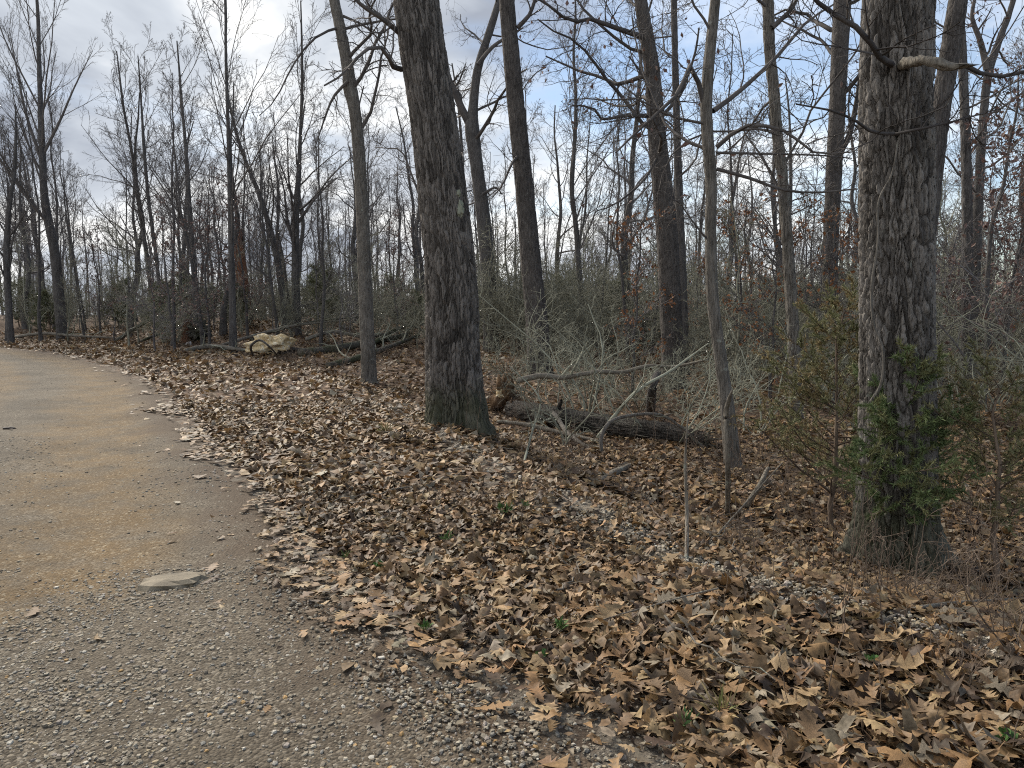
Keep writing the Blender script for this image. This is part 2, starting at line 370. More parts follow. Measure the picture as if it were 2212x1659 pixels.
# ------------------------------------------------------------------ ground and road
def ground():
    q = np.linspace(-1, 1, 250); xs = 10 * np.sinh(q * 3.9) / np.sinh(3.9) * 25 / 1.0
    u = np.linspace(0, 1, 270); ys = -12 + 14 + 6 * np.sinh(u * 4.1 - 0.55)
    ys = np.sort(np.r_[np.linspace(-14, ys[0] - 0.3, 12), ys])
    X, Y = np.meshgrid(xs, ys); Z = terr(X, Y)
    s, _ = sdist(BERM, X, Y)
    rd, _ = sdist(ROAD, X, Y); far = sm(Y, 3, 12); gv = np.maximum(np.exp(-((s + 0.02) / 0.26) ** 2) * sm(15 - Y, 0, 4), 0.8 * sm(0.6 - rd, 0, 0.7))
    ny, nx = X.shape; i = (np.arange(ny - 1) * nx)[:, None] + np.arange(nx - 1)[None]
    F = np.stack([i, i + 1, i + nx + 1, i + nx], -1).reshape(-1, 4)
    me = mesh_np('ground', np.stack([X, Y, Z], -1), [F], M['soil'], True, {'far': far.ravel(), 'gravel': gv.ravel()})
    tag(obj('ground', me), kind='structure')
ground()
TRACK = resample([(-3.6, 2.2), (-2.9, 3.6), (-2.72, 4.6), (-3.3, 5.6), (-3.9, 6.6), (-4.9, 8.6), (-6.9, 12.2), (-9.2, 16.5), (-12.8, 21.4), (-17.2, 26.2), (-23, 31.2), (-33, 36.6), (-48, 41.5)], 60)
def road_dz(X, Y, r):
    ac = -r; tk = np.exp(-((np.abs(sdist(TRACK, X, Y)[0])) / 0.4) ** 2)
    return 0.052 * sm(ac, -0.25, 0.30) * sm(6.2 - ac, 0.1, 0.7) - 0.012 - 0.016 * tk + 0.012 * vnoise(X * 2.2, Y * 2.2) * sm(ac, 0, .4)
def road():
    n = 420; P = resample(ROAD, n); T = unit(np.gradient(P, axis=0)); Nl = np.stack([-T[:, 1], T[:, 0]], 1)
    ac = np.r_[np.linspace(-0.35, 0.6, 12), np.linspace(0.7, 5.4, 34), np.linspace(5.5, 6.2, 5)]
    jit = 0.16 * fbm(np.arange(n) / 9.0, 3.3, 0, 4)
    X = P[:, None, 0] + Nl[:, None, 0] * (ac[None] + jit[:, None]); Y = P[:, None, 1] + Nl[:, None, 1] * (ac[None] + jit[:, None])
    rr = -np.broadcast_to(ac, X.shape); td = sdist(TRACK, X, Y)[0]
    Z = terr(X, Y) + road_dz(X, Y, rr)
    nx = len(ac); i = (np.arange(n - 1) * nx)[:, None] + np.arange(nx - 1)[None]
    F = np.stack([i, i + nx, i + nx + 1, i + 1], -1).reshape(-1, 4)
    me = mesh_np('gravel_road', np.stack([X, Y, Z], -1), [F], M['road'], True, {'across': -td.ravel() + 10, 'edge': np.broadcast_to(ac, X.shape).ravel()})
    tag(obj('gravel_road', me), kind='structure')
road()

# ------------------------------------------------------------------ trunks
def worley(u, v, nu, seed):
    """2-D cells, periodic in u with nu cells; returns F1, F2 and a random value per cell"""
    iu, iv = np.floor(u).astype(int), np.floor(v).astype(int)
    f1 = np.full(u.shape, 9.0); f2 = np.full(u.shape, 9.0); rid = np.zeros(u.shape)
    for a in (-1, 0, 1):
        for b in (-1, 0, 1):
            cu, cv = iu + a, iv + b; cm = np.mod(cu, nu)
            h = (cm * 73856093 ^ cv * 19349663 ^ seed * 83492791) & 0x7fffffff
            r1 = ((h * 1103515245 + 12345) & 0x7fffffff) / 0x7fffffff; r2 = ((h * 69069 + 7919) & 0x7fffffff) / 0x7fffffff
            d = (cu + 0.15 + 0.7 * r1 - u) ** 2 + (cv + 0.1 + 0.8 * r2 - v) ** 2
            m1 = d < f1; f2 = np.where(m1, f1, np.minimum(f2, d)); rid = np.where(m1, r2, rid); f1 = np.where(m1, d, f1)
    return np.sqrt(f1), np.sqrt(f2), rid
def trunk_mesh(path, radii, nu, nr, mat, cell=0.04, aspect=4.5, depth=0.016, flare=0.0, lobes=5, seed=1, fine_h=None, flare_h=0.35, lump=0.02, lean_lobe=None, furrow=0.22, cross=True):
    """a trunk along path (local, first point at the ground) with furrowed bark built as relief"""
    path = np.asarray(path, float); Q = resample(np.c_[path, np.asarray(radii, float)], 400)
    s = np.r_[0, np.cumsum(np.linalg.norm(np.diff(Q[:, :3], axis=0), axis=1))]
    if fine_h: q = np.r_[np.linspace(0, fine_h, nr, endpoint=False), np.linspace(fine_h, s[-1], max(12, nr // 8))]
    else: q = np.linspace(0, s[-1], nr)
    C = np.stack([np.interp(q, s, Q[:, k]) for k in range(3)], 1); R = np.interp(q, s, Q[:, 3]); T = unit(np.gradient(C, axis=0))
    A = unit(np.cross(T, np.array([0, 1.0, 0.02]))); B = np.cross(T, A)
    th = np.arange(nu) / nu * 2 * math.pi; TH, Hh = np.meshgrid(th, q); RR = R[:, None]
    rb = float(np.mean(R[: len(R) // 2])); nc = max(6, int(round(2 * math.pi * rb / cell)))
    ct, st = np.cos(TH), np.sin(TH)
    wob = 1.5 * fbm(ct * 2 + seed, st * 2, Hh * 1.6, 3) + 0.55 * vnoise(ct * 7, st * 7 + seed, Hh * 7)
    f1, f2, rid = worley(TH / (2 * math.pi) * nc + wob, Hh / (cell * aspect) + 0.6 * vnoise(ct * 6, st * 6, Hh * 3), nc, seed)
    plate = sm(f2 - f1, 0.02, furrow)
    if cross:
        g1, g2, _ = worley(TH / (2 * math.pi) * nc + 1.7 * wob + 3, Hh / (cell * 1.7) + 1.2 * vnoise(ct * 9, st * 9, Hh * 4), nc, seed + 5)
        plate = plate * (0.62 + 0.38 * sm(g2 - g1, 0.0, 0.22))
    fl = flare * np.exp(-np.maximum(Hh - 0.3, 0) / flare_h) * (0.3 + 1.1 * np.maximum(0, np.cos(lobes * TH + seed + 0.6 * np.sin(2 * TH + seed))) ** 1.5)
    if lean_lobe: fl = fl * (1 + lean_lobe[1] * np.maximum(0, np.cos(TH - lean_lobe[0])))
    rr = RR * (1 + fl + lump * fbm(ct * 1.5 + seed * 3, st * 1.5, Hh * 1.2, 3) * 2)
    amp = depth * np.minimum(1, RR / rb)
    rr = rr + amp * (plate - 0.6) + amp * 0.35 * fbm(ct * 14, st * 14, Hh * 30, 3) + amp * 0.5 * (rid - 0.5) * plate
    V = C[:, None] + rr[..., None] * (A[:, None] * ct[..., None] + B[:, None] * st[..., None])
    n = len(q); i = (np.arange(n - 1) * nu)[:, None]; k = np.arange(nu)[None]; k2 = (k + 1) % nu
    F = np.stack([i + k, i + nu + k, i + nu + k2, i + k2], -1).reshape(-1, 4)
    return mesh_np('trunk', V, [F], mat, True, {'rnd': rid.ravel()})
def leaf_sprays(P, n, size, g, cols, name, mat, droop=0.4):
    """clinging leaves: small bent two-face blades at random places on polylines P"""
    M_, k = P.shape[:2]; idx = g.integers(0, M_, n); j = g.integers(k // 2, k, n)
    c = P[idx, j] + g.normal(size=(n, 3)) * size * 0.5
    d = unit(g.normal(size=(n, 3)) + np.array([0, 0, -droop])); sdv = unit(np.cross(d, g.normal(size=(n, 3)))); nn = np.cross(d, sdv)
    l = size * g.uniform(0.6, 1.3, n)[:, None]
    V = np.stack([c, c + d * l * 0.5 + sdv * l * 0.3 + nn * l * 0.12, c + d * l, c + d * l * 0.5 - sdv * l * 0.3 + nn * l * 0.12], 1)
    b = np.arange(n)[:, None] * 4; F = np.concatenate([b + np.array([[0, 1, 2]]), b + np.array([[0, 2, 3]])])
    col = np.asarray(cols)[g.integers(0, len(cols), n)] * g.uniform(0.7, 1.25, n)[:, None]
    return mesh_np(name, V.reshape(-1, 3), [F], mat, False, {'tint': np.repeat(col, 4, 0)})
RED_LEAF = [(0.17, 0.105, 0.088), (0.14, 0.088, 0.078), (0.20, 0.125, 0.10)]
RUST_LEAF = [(0.27, 0.115, 0.045), (0.22, 0.095, 0.04), (0.32, 0.16, 0.075)]

def crown_parts(root, base_P, base_R, base_L, g, spec, mat, extra=None, leaves=None):
    """grow limbs, boughs and twigs from a trunk polyline (1,n,3) and join them to one crown"""
    mb = MB(); lev = []
    P, R, Ln = base_P, base_R, base_L
    for k, sp in enumerate(spec):
        P, R, Ln = spawn(P, R, Ln, sp['K'], g, sp['ang'], sp['ratio'], sp['n'], sp['gn'], sp['tr'], sp.get('t0', 0.2), sp.get('t1', 1.0), sp.get('rr', 0.6), sp.get('rm', 0.004))
        if k == 0 and extra is not None:
            m = min(len(extra[2]), 99); mb.tube(extra[0], extra[1], 6)
            # resample the traced limbs to the same number of points so they also carry twigs
            E = np.stack([resample(np.c_[p, r], P.shape[1]) for p, r in zip(extra[0], extra[1])])
            mb.tube(P, R, sp.get('sd', 4)); P = np.concatenate([P, E[..., :3]]); R = np.concatenate([R, E[..., 3]]); Ln = np.r_[Ln, extra[2]]
        else: mb.tube(P, R, sp.get('sd', 3))
    o = obj('crown', mb.mesh('crown', mat), root)
    if leaves: obj('clinging_leaves', leaf_sprays(P, leaves[0], leaves[1], g, leaves[2], 'clinging_leaves', M['leaf']), root)
    return o
def S(K, ang, ratio, n, gn, tr, t0=0.2, t1=1.0, rr=0.6, rm=0.004, sd=3): return dict(K=K, ang=ang, ratio=ratio, n=n, gn=gn, tr=tr, t0=t0, t1=t1, rr=rr, rm=rm, sd=sd)

def lumpy(name, loc, size, seed, mat, amp=0.35, f=1.6, nu=48, nv=30, sharp=False):
    th = np.arange(nu) / nu * 2 * math.pi; ph = np.linspace(0.02, math.pi - 0.02, nv); TH, PHI = np.meshgrid(th, ph)
    d = np.stack([np.sin(PHI) * np.cos(TH), np.sin(PHI) * np.sin(TH), np.cos(PHI)], -1)
    nz = fbm(d[..., 0] * f + seed, d[..., 1] * f, d[..., 2] * f, 5)
    if sharp: nz = np.abs(nz) * 1.6 - 0.3
    V = d * (1 + amp * nz * 2)[..., None] * np.array(size) + np.array(loc)
    i = (np.arange(nv - 1) * nu)[:, None]; k = np.arange(nu)[None]; k2 = (k + 1) % nu
    F = np.stack([i + k, i + nu + k, i + nu + k2, i + k2], -1).reshape(-1, 4)
    return mesh_np(name, V, [F], mat, True)
def limb(px_pts, Y, r0, r1, base, jit=0.0, n=9):
    """a limb traced as picture points at distances from the camera plane (Y number or list), local to base"""
    Ys = [Y] * len(px_pts) if isinstance(Y, (int, float)) else Y
    P = resample(np.array([at(x, y, d) for (x, y), d in zip(px_pts, Ys)]) - base, n)
    return P, np.linspace(r0, r1, n)
def traced_tree(name, label, px, Y, height, mat, twig, spec, seed, nu=48, nr=160, group=None, cell=0.045, depth=0.022, flare=0.35, fine=None, limbs=(), leaves=None, toplean=0.2, lobes=5, aspect=4.5, flare_h=0.3, lean_lobe=None, lump=0.02):
    """px: list of (x, y, width) down to the ground first; the trunk stands in the plane at distance Y and goes on above the frame to height"""
    base = at(px[0][0], px[0][1], Y); gzv = gz(base[0], base[1]); base[2] = gzv
    pts = [np.array([0, 0, -0.35])] ; rad = [px[0][2] / 2 / PF * Y]
    pts.append(np.array([0, 0, 0.0])); rad.append(rad[0])
    for x, y, wd in px[1:]:
        pts.append(at(x, y, Y) - base); rad.append(wd / 2 / PF * Y)
    rad = [r_ * math.cos(math.atan2(base[0], Y)) for r_ in rad]
    top = pts[-1]; d = unit(pts[-1] - pts[-2]); k = 3
    for i in range(1, k + 1):
        f = i / k; h = (height - top[2]) / k
        d = unit(d * (1 - 0.25) + np.array([toplean * random.uniform(-1, 1) * 0.6, random.uniform(-0.3, 0.3) * toplean, 1.0]) * 0.25)
        if height > top[2] + 0.5:
            pts.append(pts[-1] + d / d[2] * h); rad.append(rad[len(px)] * (1 - 0.8 * f) + 0.012)
    root = thing(name, label, 'tree', base, 0, group)
    obj('trunk', trunk_mesh(pts, rad, nu, nr, mat, cell, aspect, depth, flare, lobes, seed, fine, flare_h, lump, lean_lobe), root)
    g = np.random.default_rng(seed * 7 + 1)
    Q = resample(np.c_[np.array(pts), np.array(rad)], 24)
    ex = None
    if limbs:
        E = [limb(*l_[:4], base) for l_ in limbs]
        ex = (np.stack([e[0] for e in E]), np.stack([e[1] for e in E]), np.array([np.linalg.norm(np.diff(e[0], axis=0), axis=1).sum() for e in E]))
    crown_parts(root, Q[None, :, :3], Q[None, :, 3], np.array([height]), g, spec, twig, ex, leaves)
    return root
random.seed(4)
OAK = lambda t0, K=12, L0=0.36: [S(K, (50, 85), L0, 9, 0.20, 0.05, t0, 1, 0.34, 0.01, 5), S(8, (35, 75), 0.46, 6, 0.22, 0.02, 0.15, 1, 0.5, 0.006, 3), S(7, (30, 70), 0.46, 3, 0.24, 0.01, 0.15, 1, 0.55, 0.004, 3)] + ([S(3, (30, 70), 0.5, 2, 0.25, 0.0, 0.2, 1, 0.6, 0.003, 3)] if t0 in (0.35, 0.36, 0.45) else [])
ASC = lambda t0, K=16, L0=0.33: [S(K, (25, 48), L0, 8, 0.07, 0.09, t0, 1, 0.45, 0.008, 5), S(8, (25, 45), 0.42, 5, 0.09, 0.06, 0.2, 1, 0.55, 0.005, 3), S(6, (25, 50), 0.42, 3, 0.12, 0.03, 0.2, 1, 0.6, 0.0035, 3)]

# the big oak by the track
STOUT = traced_tree('oak_tree', 'stout dark furrowed oak leaning left at the edge of the gravel track', [(984, 940, 120), (984, 880, 120), (979, 800, 117), (974, 600, 106), (942, 300, 95), (899, 0, 89)], 9.4, 17,
            M['bark_big'], M['twig'], OAK(0.42, 14), 3, 300, 240, cell=0.034, depth=0.034, flare=0.5, fine=6.3, lobes=4, aspect=6.5, flare_h=0.3, lean_lobe=(math.pi, 1.3),
            limbs=[([(868, 150), (846, 142), (838, 118), (822, 102), (796, 104), (765, 132), (742, 160), (700, 185)], [9.4, 9.2, 9, 8.9, 8.8, 8.7, 8.6, 8.5], 0.034, 0.010),
                   ([(862, 70), (825, 40), (780, 10), (730, -40)], [9.4, 9.1, 8.9, 8.6], 0.035, 0.014), ([(905, 420), (870, 330), (850, 322), (810, 318)], [9.4, 9.5, 9.6, 9.8], 0.016, 0.005)])
# the big tree on the right
PLATY = traced_tree('oak_tree', 'thick grey platy barked tree with a broken limb stub, cedar sprays at its foot', [(1940, 1190, 164), (1940, 1000, 164), (1938, 800, 158), (1937, 400, 150), (1940, 0, 146)], 5.6, 18,
            M['bark_plate'], M['twig'], OAK(0.5, 12), 8, 310, 240, cell=0.037, depth=0.038, flare=0.7, fine=4.6, lobes=3, aspect=5.5, flare_h=0.28, lean_lobe=(math.pi, 0.5),
            limbs=[([(1935, 145), (1895, 118), (1872, 78), (1830, 45), (1785, 22), (1735, -30)], [5.5, 5.1, 5.0, 4.95, 4.9, 4.8], 0.026, 0.012),
                   ([(1945, 290), (1885, 285), (1850, 262), (1800, 240), (1720, 225)], [5.4, 5.2, 5.1, 5.0, 4.9], 0.014, 0.005),
                   ([(1930, 290), (1990, 278), (2060, 262), (2160, 235)], [5.35, 5.2, 5.2, 5.2], 0.011, 0.004)])
def lichen_patch(px, py, size, seed):
    o = obj('lichen_patch', lumpy('lichen_patch', at(px, py, 9.4 - 0.235) - np.array(STOUT.location), size, seed, M['lichen'], 0.5, 2.5, 24, 14), STOUT); o['label'] = 'pale grey-green lichen patch'
def broken_limb():
    pb = np.array(PLATY.location); n = 30; sd = 14
    Q = resample(np.c_[np.array([at(*q) for q in [(1945, 142, 5.50), (1962, 136, 5.25), (1992, 132, 5.10), (2025, 137, 5.02), (2060, 145, 5.0), (2098, 139, 4.95)]]) - pb, np.array([0.040, 0.034, 0.030, 0.027, 0.020, 0.002])], n)
    V, F = tubes(Q[None, :, :3], Q[None, :, 3], sd); C = np.repeat(Q[:, :3], sd, 0)
    V = C + (V - C) * (1 + 0.9 * fbm(V[:, 0] * 9, V[:, 1] * 60, V[:, 2] * 60, 3))[:, None]
    j = np.tile(vnoise(np.arange(sd) * 0.9, 4.1), n) * np.repeat(np.linspace(0, 1, n) ** 4, sd); V[:, 0] += j * 0.09
    o = obj('broken_limb', mesh_np('broken_limb', V, [F], M['dead_wood']), PLATY); o['label'] = 'pale weathered broken limb stub'
broken_limb(); lichen_patch(993, 452, (0.045, 0.03, 0.085), 3); lichen_patch(990, 418, (0.03, 0.02, 0.035), 6)
# single trees of the middle distance
traced_tree('hickory_tree', 'slim grey tree with a kinked trunk beside the fallen mossy logs', [(798, 800, 31), (792, 700, 30), (788, 600, 28), (780, 400, 26), (768, 250, 24), (757, 195, 28), (750, 140, 24), (735, 60, 22), (722, 0, 20)], 18.6, 14,
            M['bark_grey'], M['twig'], OAK(0.45, 11, 0.3), 12, 48, 220, flare=0.25,
            limbs=[([(738, 58), (690, 75), (650, 115), (620, 165), (595, 215), (560, 250)], [18.6, 18.2, 18, 17.8, 17.6, 17.4], 0.036, 0.01), ([(742, 35), (790, 58), (830, 100), (862, 150)], [18.6, 18.3, 18.1, 18], 0.036, 0.01),
                   ([(762, 205), (775, 170), (800, 150), (840, 140)], [18.6, 18.8, 19, 19.2], 0.035, 0.01), ([(752, 175), (720, 210), (700, 260), (680, 320)], 18.4, 0.04, 0.01)])
traced_tree('oak_tree', 'tall dark straight oak leaning left behind the fallen branch', [(1166, 792, 50), (1160, 700, 47), (1150, 600, 43), (1132, 400, 38), (1112, 200, 35), (1095, 0, 31)], 19.5, 19, M['bark_dark'], M['twig'], OAK(0.55, 11), 15, 64, 260, flare=0.22,
            limbs=[([(1125, 330), (1105, 355), (1085, 400), (1060, 430)], [19.5, 19, 18.7, 18.4], 0.045, 0.012), ([(1118, 60), (1145, 30), (1160, -10), (1200, -60)], 19.2, 0.06, 0.03)])
traced_tree('oak_tree', 'grey forked tree rising right behind the stout leaning oak', [(1062, 715, 34), (1055, 600, 31), (1045, 480, 30), (1030, 360, 27), (1020, 280, 30), (1022, 235, 20), (1032, 150, 17), (1060, 60, 15), (1078, 0, 13)], 27, 17, M['bark_far'], M['twig'], OAK(0.45, 11, 0.3), 18, 32, 120, flare=0.2,
            limbs=[([(1018, 275), (1000, 240), (985, 205), (970, 170), (955, 110)], 27, 0.17, 0.08), ([(1033, 140), (1060, 105), (1095, 80), (1130, 60)], 26.6, 0.09, 0.03), ([(1042, 420), (1070, 405), (1085, 420)], 26.5, 0.06, 0.02)])
traced_tree('oak_tree', 'broad rugged oak with gnarled low limbs standing among the lichened brush', [(1455, 815, 50), (1450, 700, 46), (1440, 500, 45), (1420, 300, 38), (1408, 150, 32), (1384, 0, 26)], 17.5, 15, M['bark_dark'], M['twig'], OAK(0.35, 16, 0.34), 21, 56, 220, flare=0.2,
            limbs=[([(1395, 82), (1335, 62), (1270, 40), (1235, 48), (1190, 15), (1150, -10)], [17.5, 17, 16.6, 16.3, 16, 15.8], 0.065, 0.02), ([(1400, 250), (1345, 250), (1300, 258), (1280, 232), (1235, 228)], [17.5, 17, 16.7, 16.5, 16.3], 0.055, 0.015),
                   ([(1425, 330), (1390, 390), (1330, 440), (1290, 455)], [17.5, 16.8, 16.4, 16], 0.04, 0.012), ([(1432, 250), (1470, 200), (1500, 120), (1510, 60)], 17.2, 0.05, 0.02)], leaves=(260, 0.13, RED_LEAF))
traced_tree('hickory_tree', 'thin pole-like tree close against the broad rugged oak', [(1480, 780, 20), (1474, 600, 18), (1466, 400, 16), (1460, 200, 14), (1456, 0, 12)], 20.5, 15, M['bark_far'], M['twig'], OAK(0.35, 10, 0.22), 24, 24, 100, flare=0.2)
traced_tree('maple_tree', 'slim light grey shaggy tree with a thin dead stick before it', [(1585, 985, 35), (1573, 900, 32), (1560, 800, 28), (1540, 650, 26), (1535, 500, 24), (1536, 400, 24), (1526, 250, 25), (1530, 150, 24), (1545, 0, 21)], 9.3, 11, M['bark_grey'], M['twig'], OAK(0.36, 13, 0.32), 27, 72, 260, cell=0.022, depth=0.006, flare=0.3, aspect=7,
            limbs=[([(1520, 225), (1500, 150), (1482, 150), (1470, 195), (1430, 235), (1360, 300), (1330, 330)], [9.3, 9.2, 9.1, 9, 8.9, 8.8, 8.7], 0.035, 0.010), ([(1548, 318), (1580, 290), (1625, 270), (1700, 285), (1760, 330), (1840, 328)], [9.3, 9.2, 9.1, 9, 8.9, 8.8], 0.03, 0.008),
                   ([(1548, 365), (1620, 385), (1690, 410), (1760, 416), (1850, 408)], [9.3, 9.2, 9.2, 9.2, 9.2], 0.024, 0.010), ([(1548, 330), (1640, 332), (1760, 335), (1840, 342)], [9.3, 9.4, 9.5, 9.6], 0.018, 0.008),
                   ([(1540, 240), (1600, 195), (1680, 120), (1740, 50), (1800, 10)], [9.3, 9.5, 9.6, 9.8, 10], 0.035, 0.012), ([(1530, 520), (1490, 470), (1470, 440), (1450, 430)], [9.3, 9.1, 9, 8.9], 0.014, 0.005)], leaves=(50, 0.1, RED_LEAF))
traced_tree('maple_tree', 'slim curved tree with scabbed grey bark between the olive cedar and brush', [(1722, 880, 27), (1715, 750, 26), (1706, 600, 24), (1692, 400, 22), (1680, 300, 22), (1672, 200, 22), (1662, 100, 22), (1659, 0, 22)], 12.5, 12, M['bark_grey'], M['twig'], OAK(0.35, 12, 0.3), 30, 48, 200, flare=0.25,
            limbs=[([(1668, 60), (1700, 30), (1715, 10), (1735, -30)], 12.4, 0.05, 0.02), ([(1690, 420), (1640, 330), (1610, 290), (1600, 250)], [12.5, 12.8, 13, 13.2], 0.025, 0.01)], leaves=(40, 0.11, RED_LEAF))
traced_tree('oak_tree', 'tall straight dark oak left of the thick platy barked tree', [(1790, 735, 34), (1792, 600, 33), (1800, 400, 34), (1808, 250, 34), (1820, 0, 36)], 22, 19, M['bark_dark'], M['twig'], OAK(0.4, 12, 0.3), 33, 48, 200, flare=0.2,
            limbs=[([(1815, 330), (1835, 290), (1850, 220), (1860, 150)], 22, 0.09, 0.05)])
traced_tree('oak_tree', 'dark oak leaning right, half hidden behind the thick platy barked tree', [(1955, 900, 52), (1975, 700, 50), (2005, 450, 46), (2030, 250, 42), (2070, 0, 40)], 13, 15, M['bark_dark'], M['twig'], OAK(0.4, 11, 0.3), 36, 48, 200, flare=0.2)
traced_tree('hickory_tree', 'slender grey tree with a crooked top by the red-leaved oaks', [(2090, 790, 26), (2090, 600, 24), (2088, 400, 22), (2084, 250, 20), (2078, 100, 18), (2070, 0, 16)], 17, 13, M['bark_far'], M['twig'], OAK(0.38, 12, 0.3), 39, 28, 120, flare=0.2)
traced_tree('oak_tree', 'crooked forked grey tree among the red-leaved oaks', [(2100, 760, 24), (2108, 560, 22), (2116, 380, 20), (2124, 260, 18), (2135, 160, 18), (2165, 70, 14), (2180, 30, 12)], 19, 13, M['bark_far'], M['twig'], OAK(0.38, 12, 0.3), 42, 28, 120, flare=0.2, leaves=(300, 0.13, RED_LEAF),
            limbs=[([(2132, 150), (2118, 90), (2100, 40), (2105, 0)], 19, 0.08, 0.04)])
# single trees on the far left bank
VASE = [S(18, (18, 38), 0.40, 8, 0.05, 0.05, 0.28, 1, 0.42, 0.018, 5), S(8, (22, 38), 0.42, 6, 0.07, 0.07, 0.15, 1, 0.5, 0.010, 3), S(6, (22, 40), 0.42, 3, 0.08, 0.05, 0.2, 1, 0.6, 0.007, 3), S(3, (22, 40), 0.45, 2, 0.1, 0.04, 0.2, 1, 0.7, 0.005, 3)]
traced_tree('maple_tree', 'tall bare vase-crowned maple on the bank where the track bends', [(132, 690, 25), (120, 560, 22), (98, 440, 18), (92, 340, 15), (88, 240, 12), (84, 120, 9)], 36, 18.0, M['bark_far'], M['twig'], VASE, 45, 28, 120, flare=0.25,
            limbs=[([(92, 350), (60, 260), (40, 170), (20, 60)], 36, 0.085, 0.012), ([(95, 330), (130, 260), (160, 190), (200, 110)], 36, 0.075, 0.012)])
ASCF = [S(17, (22, 44), 0.30, 6, 0.08, 0.09, 0.24, 1, 0.42, 0.012, 4), S(8, (24, 45), 0.42, 4, 0.11, 0.06, 0.2, 1, 0.5, 0.008, 3), S(6, (24, 50), 0.45, 2, 0.13, 0.04, 0.2, 1, 0.6, 0.006, 3), S(2, (24, 50), 0.6, 2, 0.13, 0.03, 0.2, 1, 0.7, 0.005, 3)]
for lab, px, Y, h, sd, lv in [
    ('slim bare tree with a long clean stem, leftmost pair on the bank behind the brush', [(335, 690, 12), (318, 560, 11), (300, 440, 10), (285, 330, 8), (270, 250, 6)], 37, 13.5, 50, None),
    ('slim upright bare tree, the straighter of a close pair on the bank', [(352, 690, 11), (338, 560, 10), (322, 440, 9), (312, 330, 8), (305, 220, 5)], 36, 13.0, 51, None),
    ('dark bushy-headed bare tree behind the mossy stump', [(425, 690, 17), (418, 560, 16), (408, 440, 14), (404, 360, 11), (398, 280, 8)], 34, 13.0, 52, None),
    ('tall thin straight tree just left of the broken reddish snag', [(502, 715, 22), (500, 560, 16), (497, 420, 13), (493, 280, 10), (488, 120, 7)], 27, 15.0, 53, None),
    ('double-stemmed tree with rounded twiggy crown right of the reddish snag', [(640, 700, 26), (638, 560, 20), (640, 450, 17), (645, 380, 13), (650, 260, 8)], 31, 13.5, 54, None),
    ('bent dark tree leaning left behind the pale split log', [(618, 690, 18), (604, 590, 17), (585, 500, 15), (560, 420, 12), (535, 360, 9)], 33, 11.0, 55, None),
    ('dark crooked tree at the cedar clump on the bank', [(20, 690, 20), (14, 560, 18), (20, 450, 14), (30, 380, 10)], 33, 10.5, 56, None)]:
    traced_tree('bare_tree', lab, [(a, b, c * 0.8) for a, b, c in px], Y, h, M['bark_far'], M['twig'], ASCF, sd, 20, 80, flare=0.2, leaves=lv, limbs=[([(645, 480), (680, 430), (720, 390), (745, 380)], 31, 0.07, 0.012), ([(638, 540), (620, 470), (612, 400), (590, 340)], 31, 0.075, 0.012)] if sd == 54 else ())

# ------------------------------------------------------------------ the wood behind: individual trees copied from prototypes
def proto_tree(seed, h, r, spec, twig, bark, lean=0.03, wig=0.05, leaves=None, name='bare_tree'):
    g = np.random.default_rng(seed); n = 10
    z = np.linspace(0, 1, n); off = np.cumsum(g.normal(size=(n, 2)) * wig, axis=0) * h / n * 1.2
    P = np.c_[off - off[:1] + lean * h * z[:, None] * g.normal(size=(1, 2)), z * h]; P[0, 2] = -0.3
    R = r * (1 - 0.85 * z ** 0.9) + 0.006; R[0] *= 1.25
    root = thing(name, 'x', 'tree')
    obj('trunk', trunk_mesh(P, R, 14, 40, bark, 0.05, 5, 0.008, 0.2, 5, seed), root)
    Q = resample(np.c_[P, R], 16)
    crown_parts(root, Q[None, :, :3], Q[None, :, 3], np.array([h]), g, spec, twig, None, leaves)
    return root
SLIM = [S(20, (22, 44), 0.28, 6, 0.08, 0.09, 0.26, 1, 0.40, 0.013, 4), S(8, (22, 45), 0.44, 4, 0.11, 0.06, 0.2, 1, 0.5, 0.009, 3), S(8, (25, 50), 0.45, 2, 0.14, 0.03, 0.2, 1, 0.6, 0.0065, 3)]
GNARL = [S(16, (45, 80), 0.30, 7, 0.18, 0.06, 0.25, 1, 0.45, 0.018, 4), S(8, (35, 70), 0.45, 4, 0.2, 0.03, 0.15, 1, 0.5, 0.010, 3), S(9, (30, 70), 0.45, 2, 0.22, 0.02, 0.15, 1, 0.6, 0.007, 3)]
POLE = [S(18, (30, 60), 0.18, 5, 0.12, 0.06, 0.4, 1, 0.45, 0.012, 3), S(7, (30, 60), 0.45, 4, 0.15, 0.04, 0.2, 1, 0.6, 0.009, 3), S(7, (30, 60), 0.45, 2, 0.15, 0.02, 0.2, 1, 0.7, 0.0065, 3)]
YOUNG = [S(18, (35, 65), 0.34, 5, 0.14, 0.05, 0.12, 1, 0.5, 0.010, 3), S(8, (30, 60), 0.42, 4, 0.16, 0.03, 0.15, 1, 0.6, 0.008, 3), S(7, (30, 60), 0.45, 2, 0.18, 0.0, 0.15, 1, 0.7, 0.006, 3)]
BF, TF = M['bark_far'], M['twig_far']
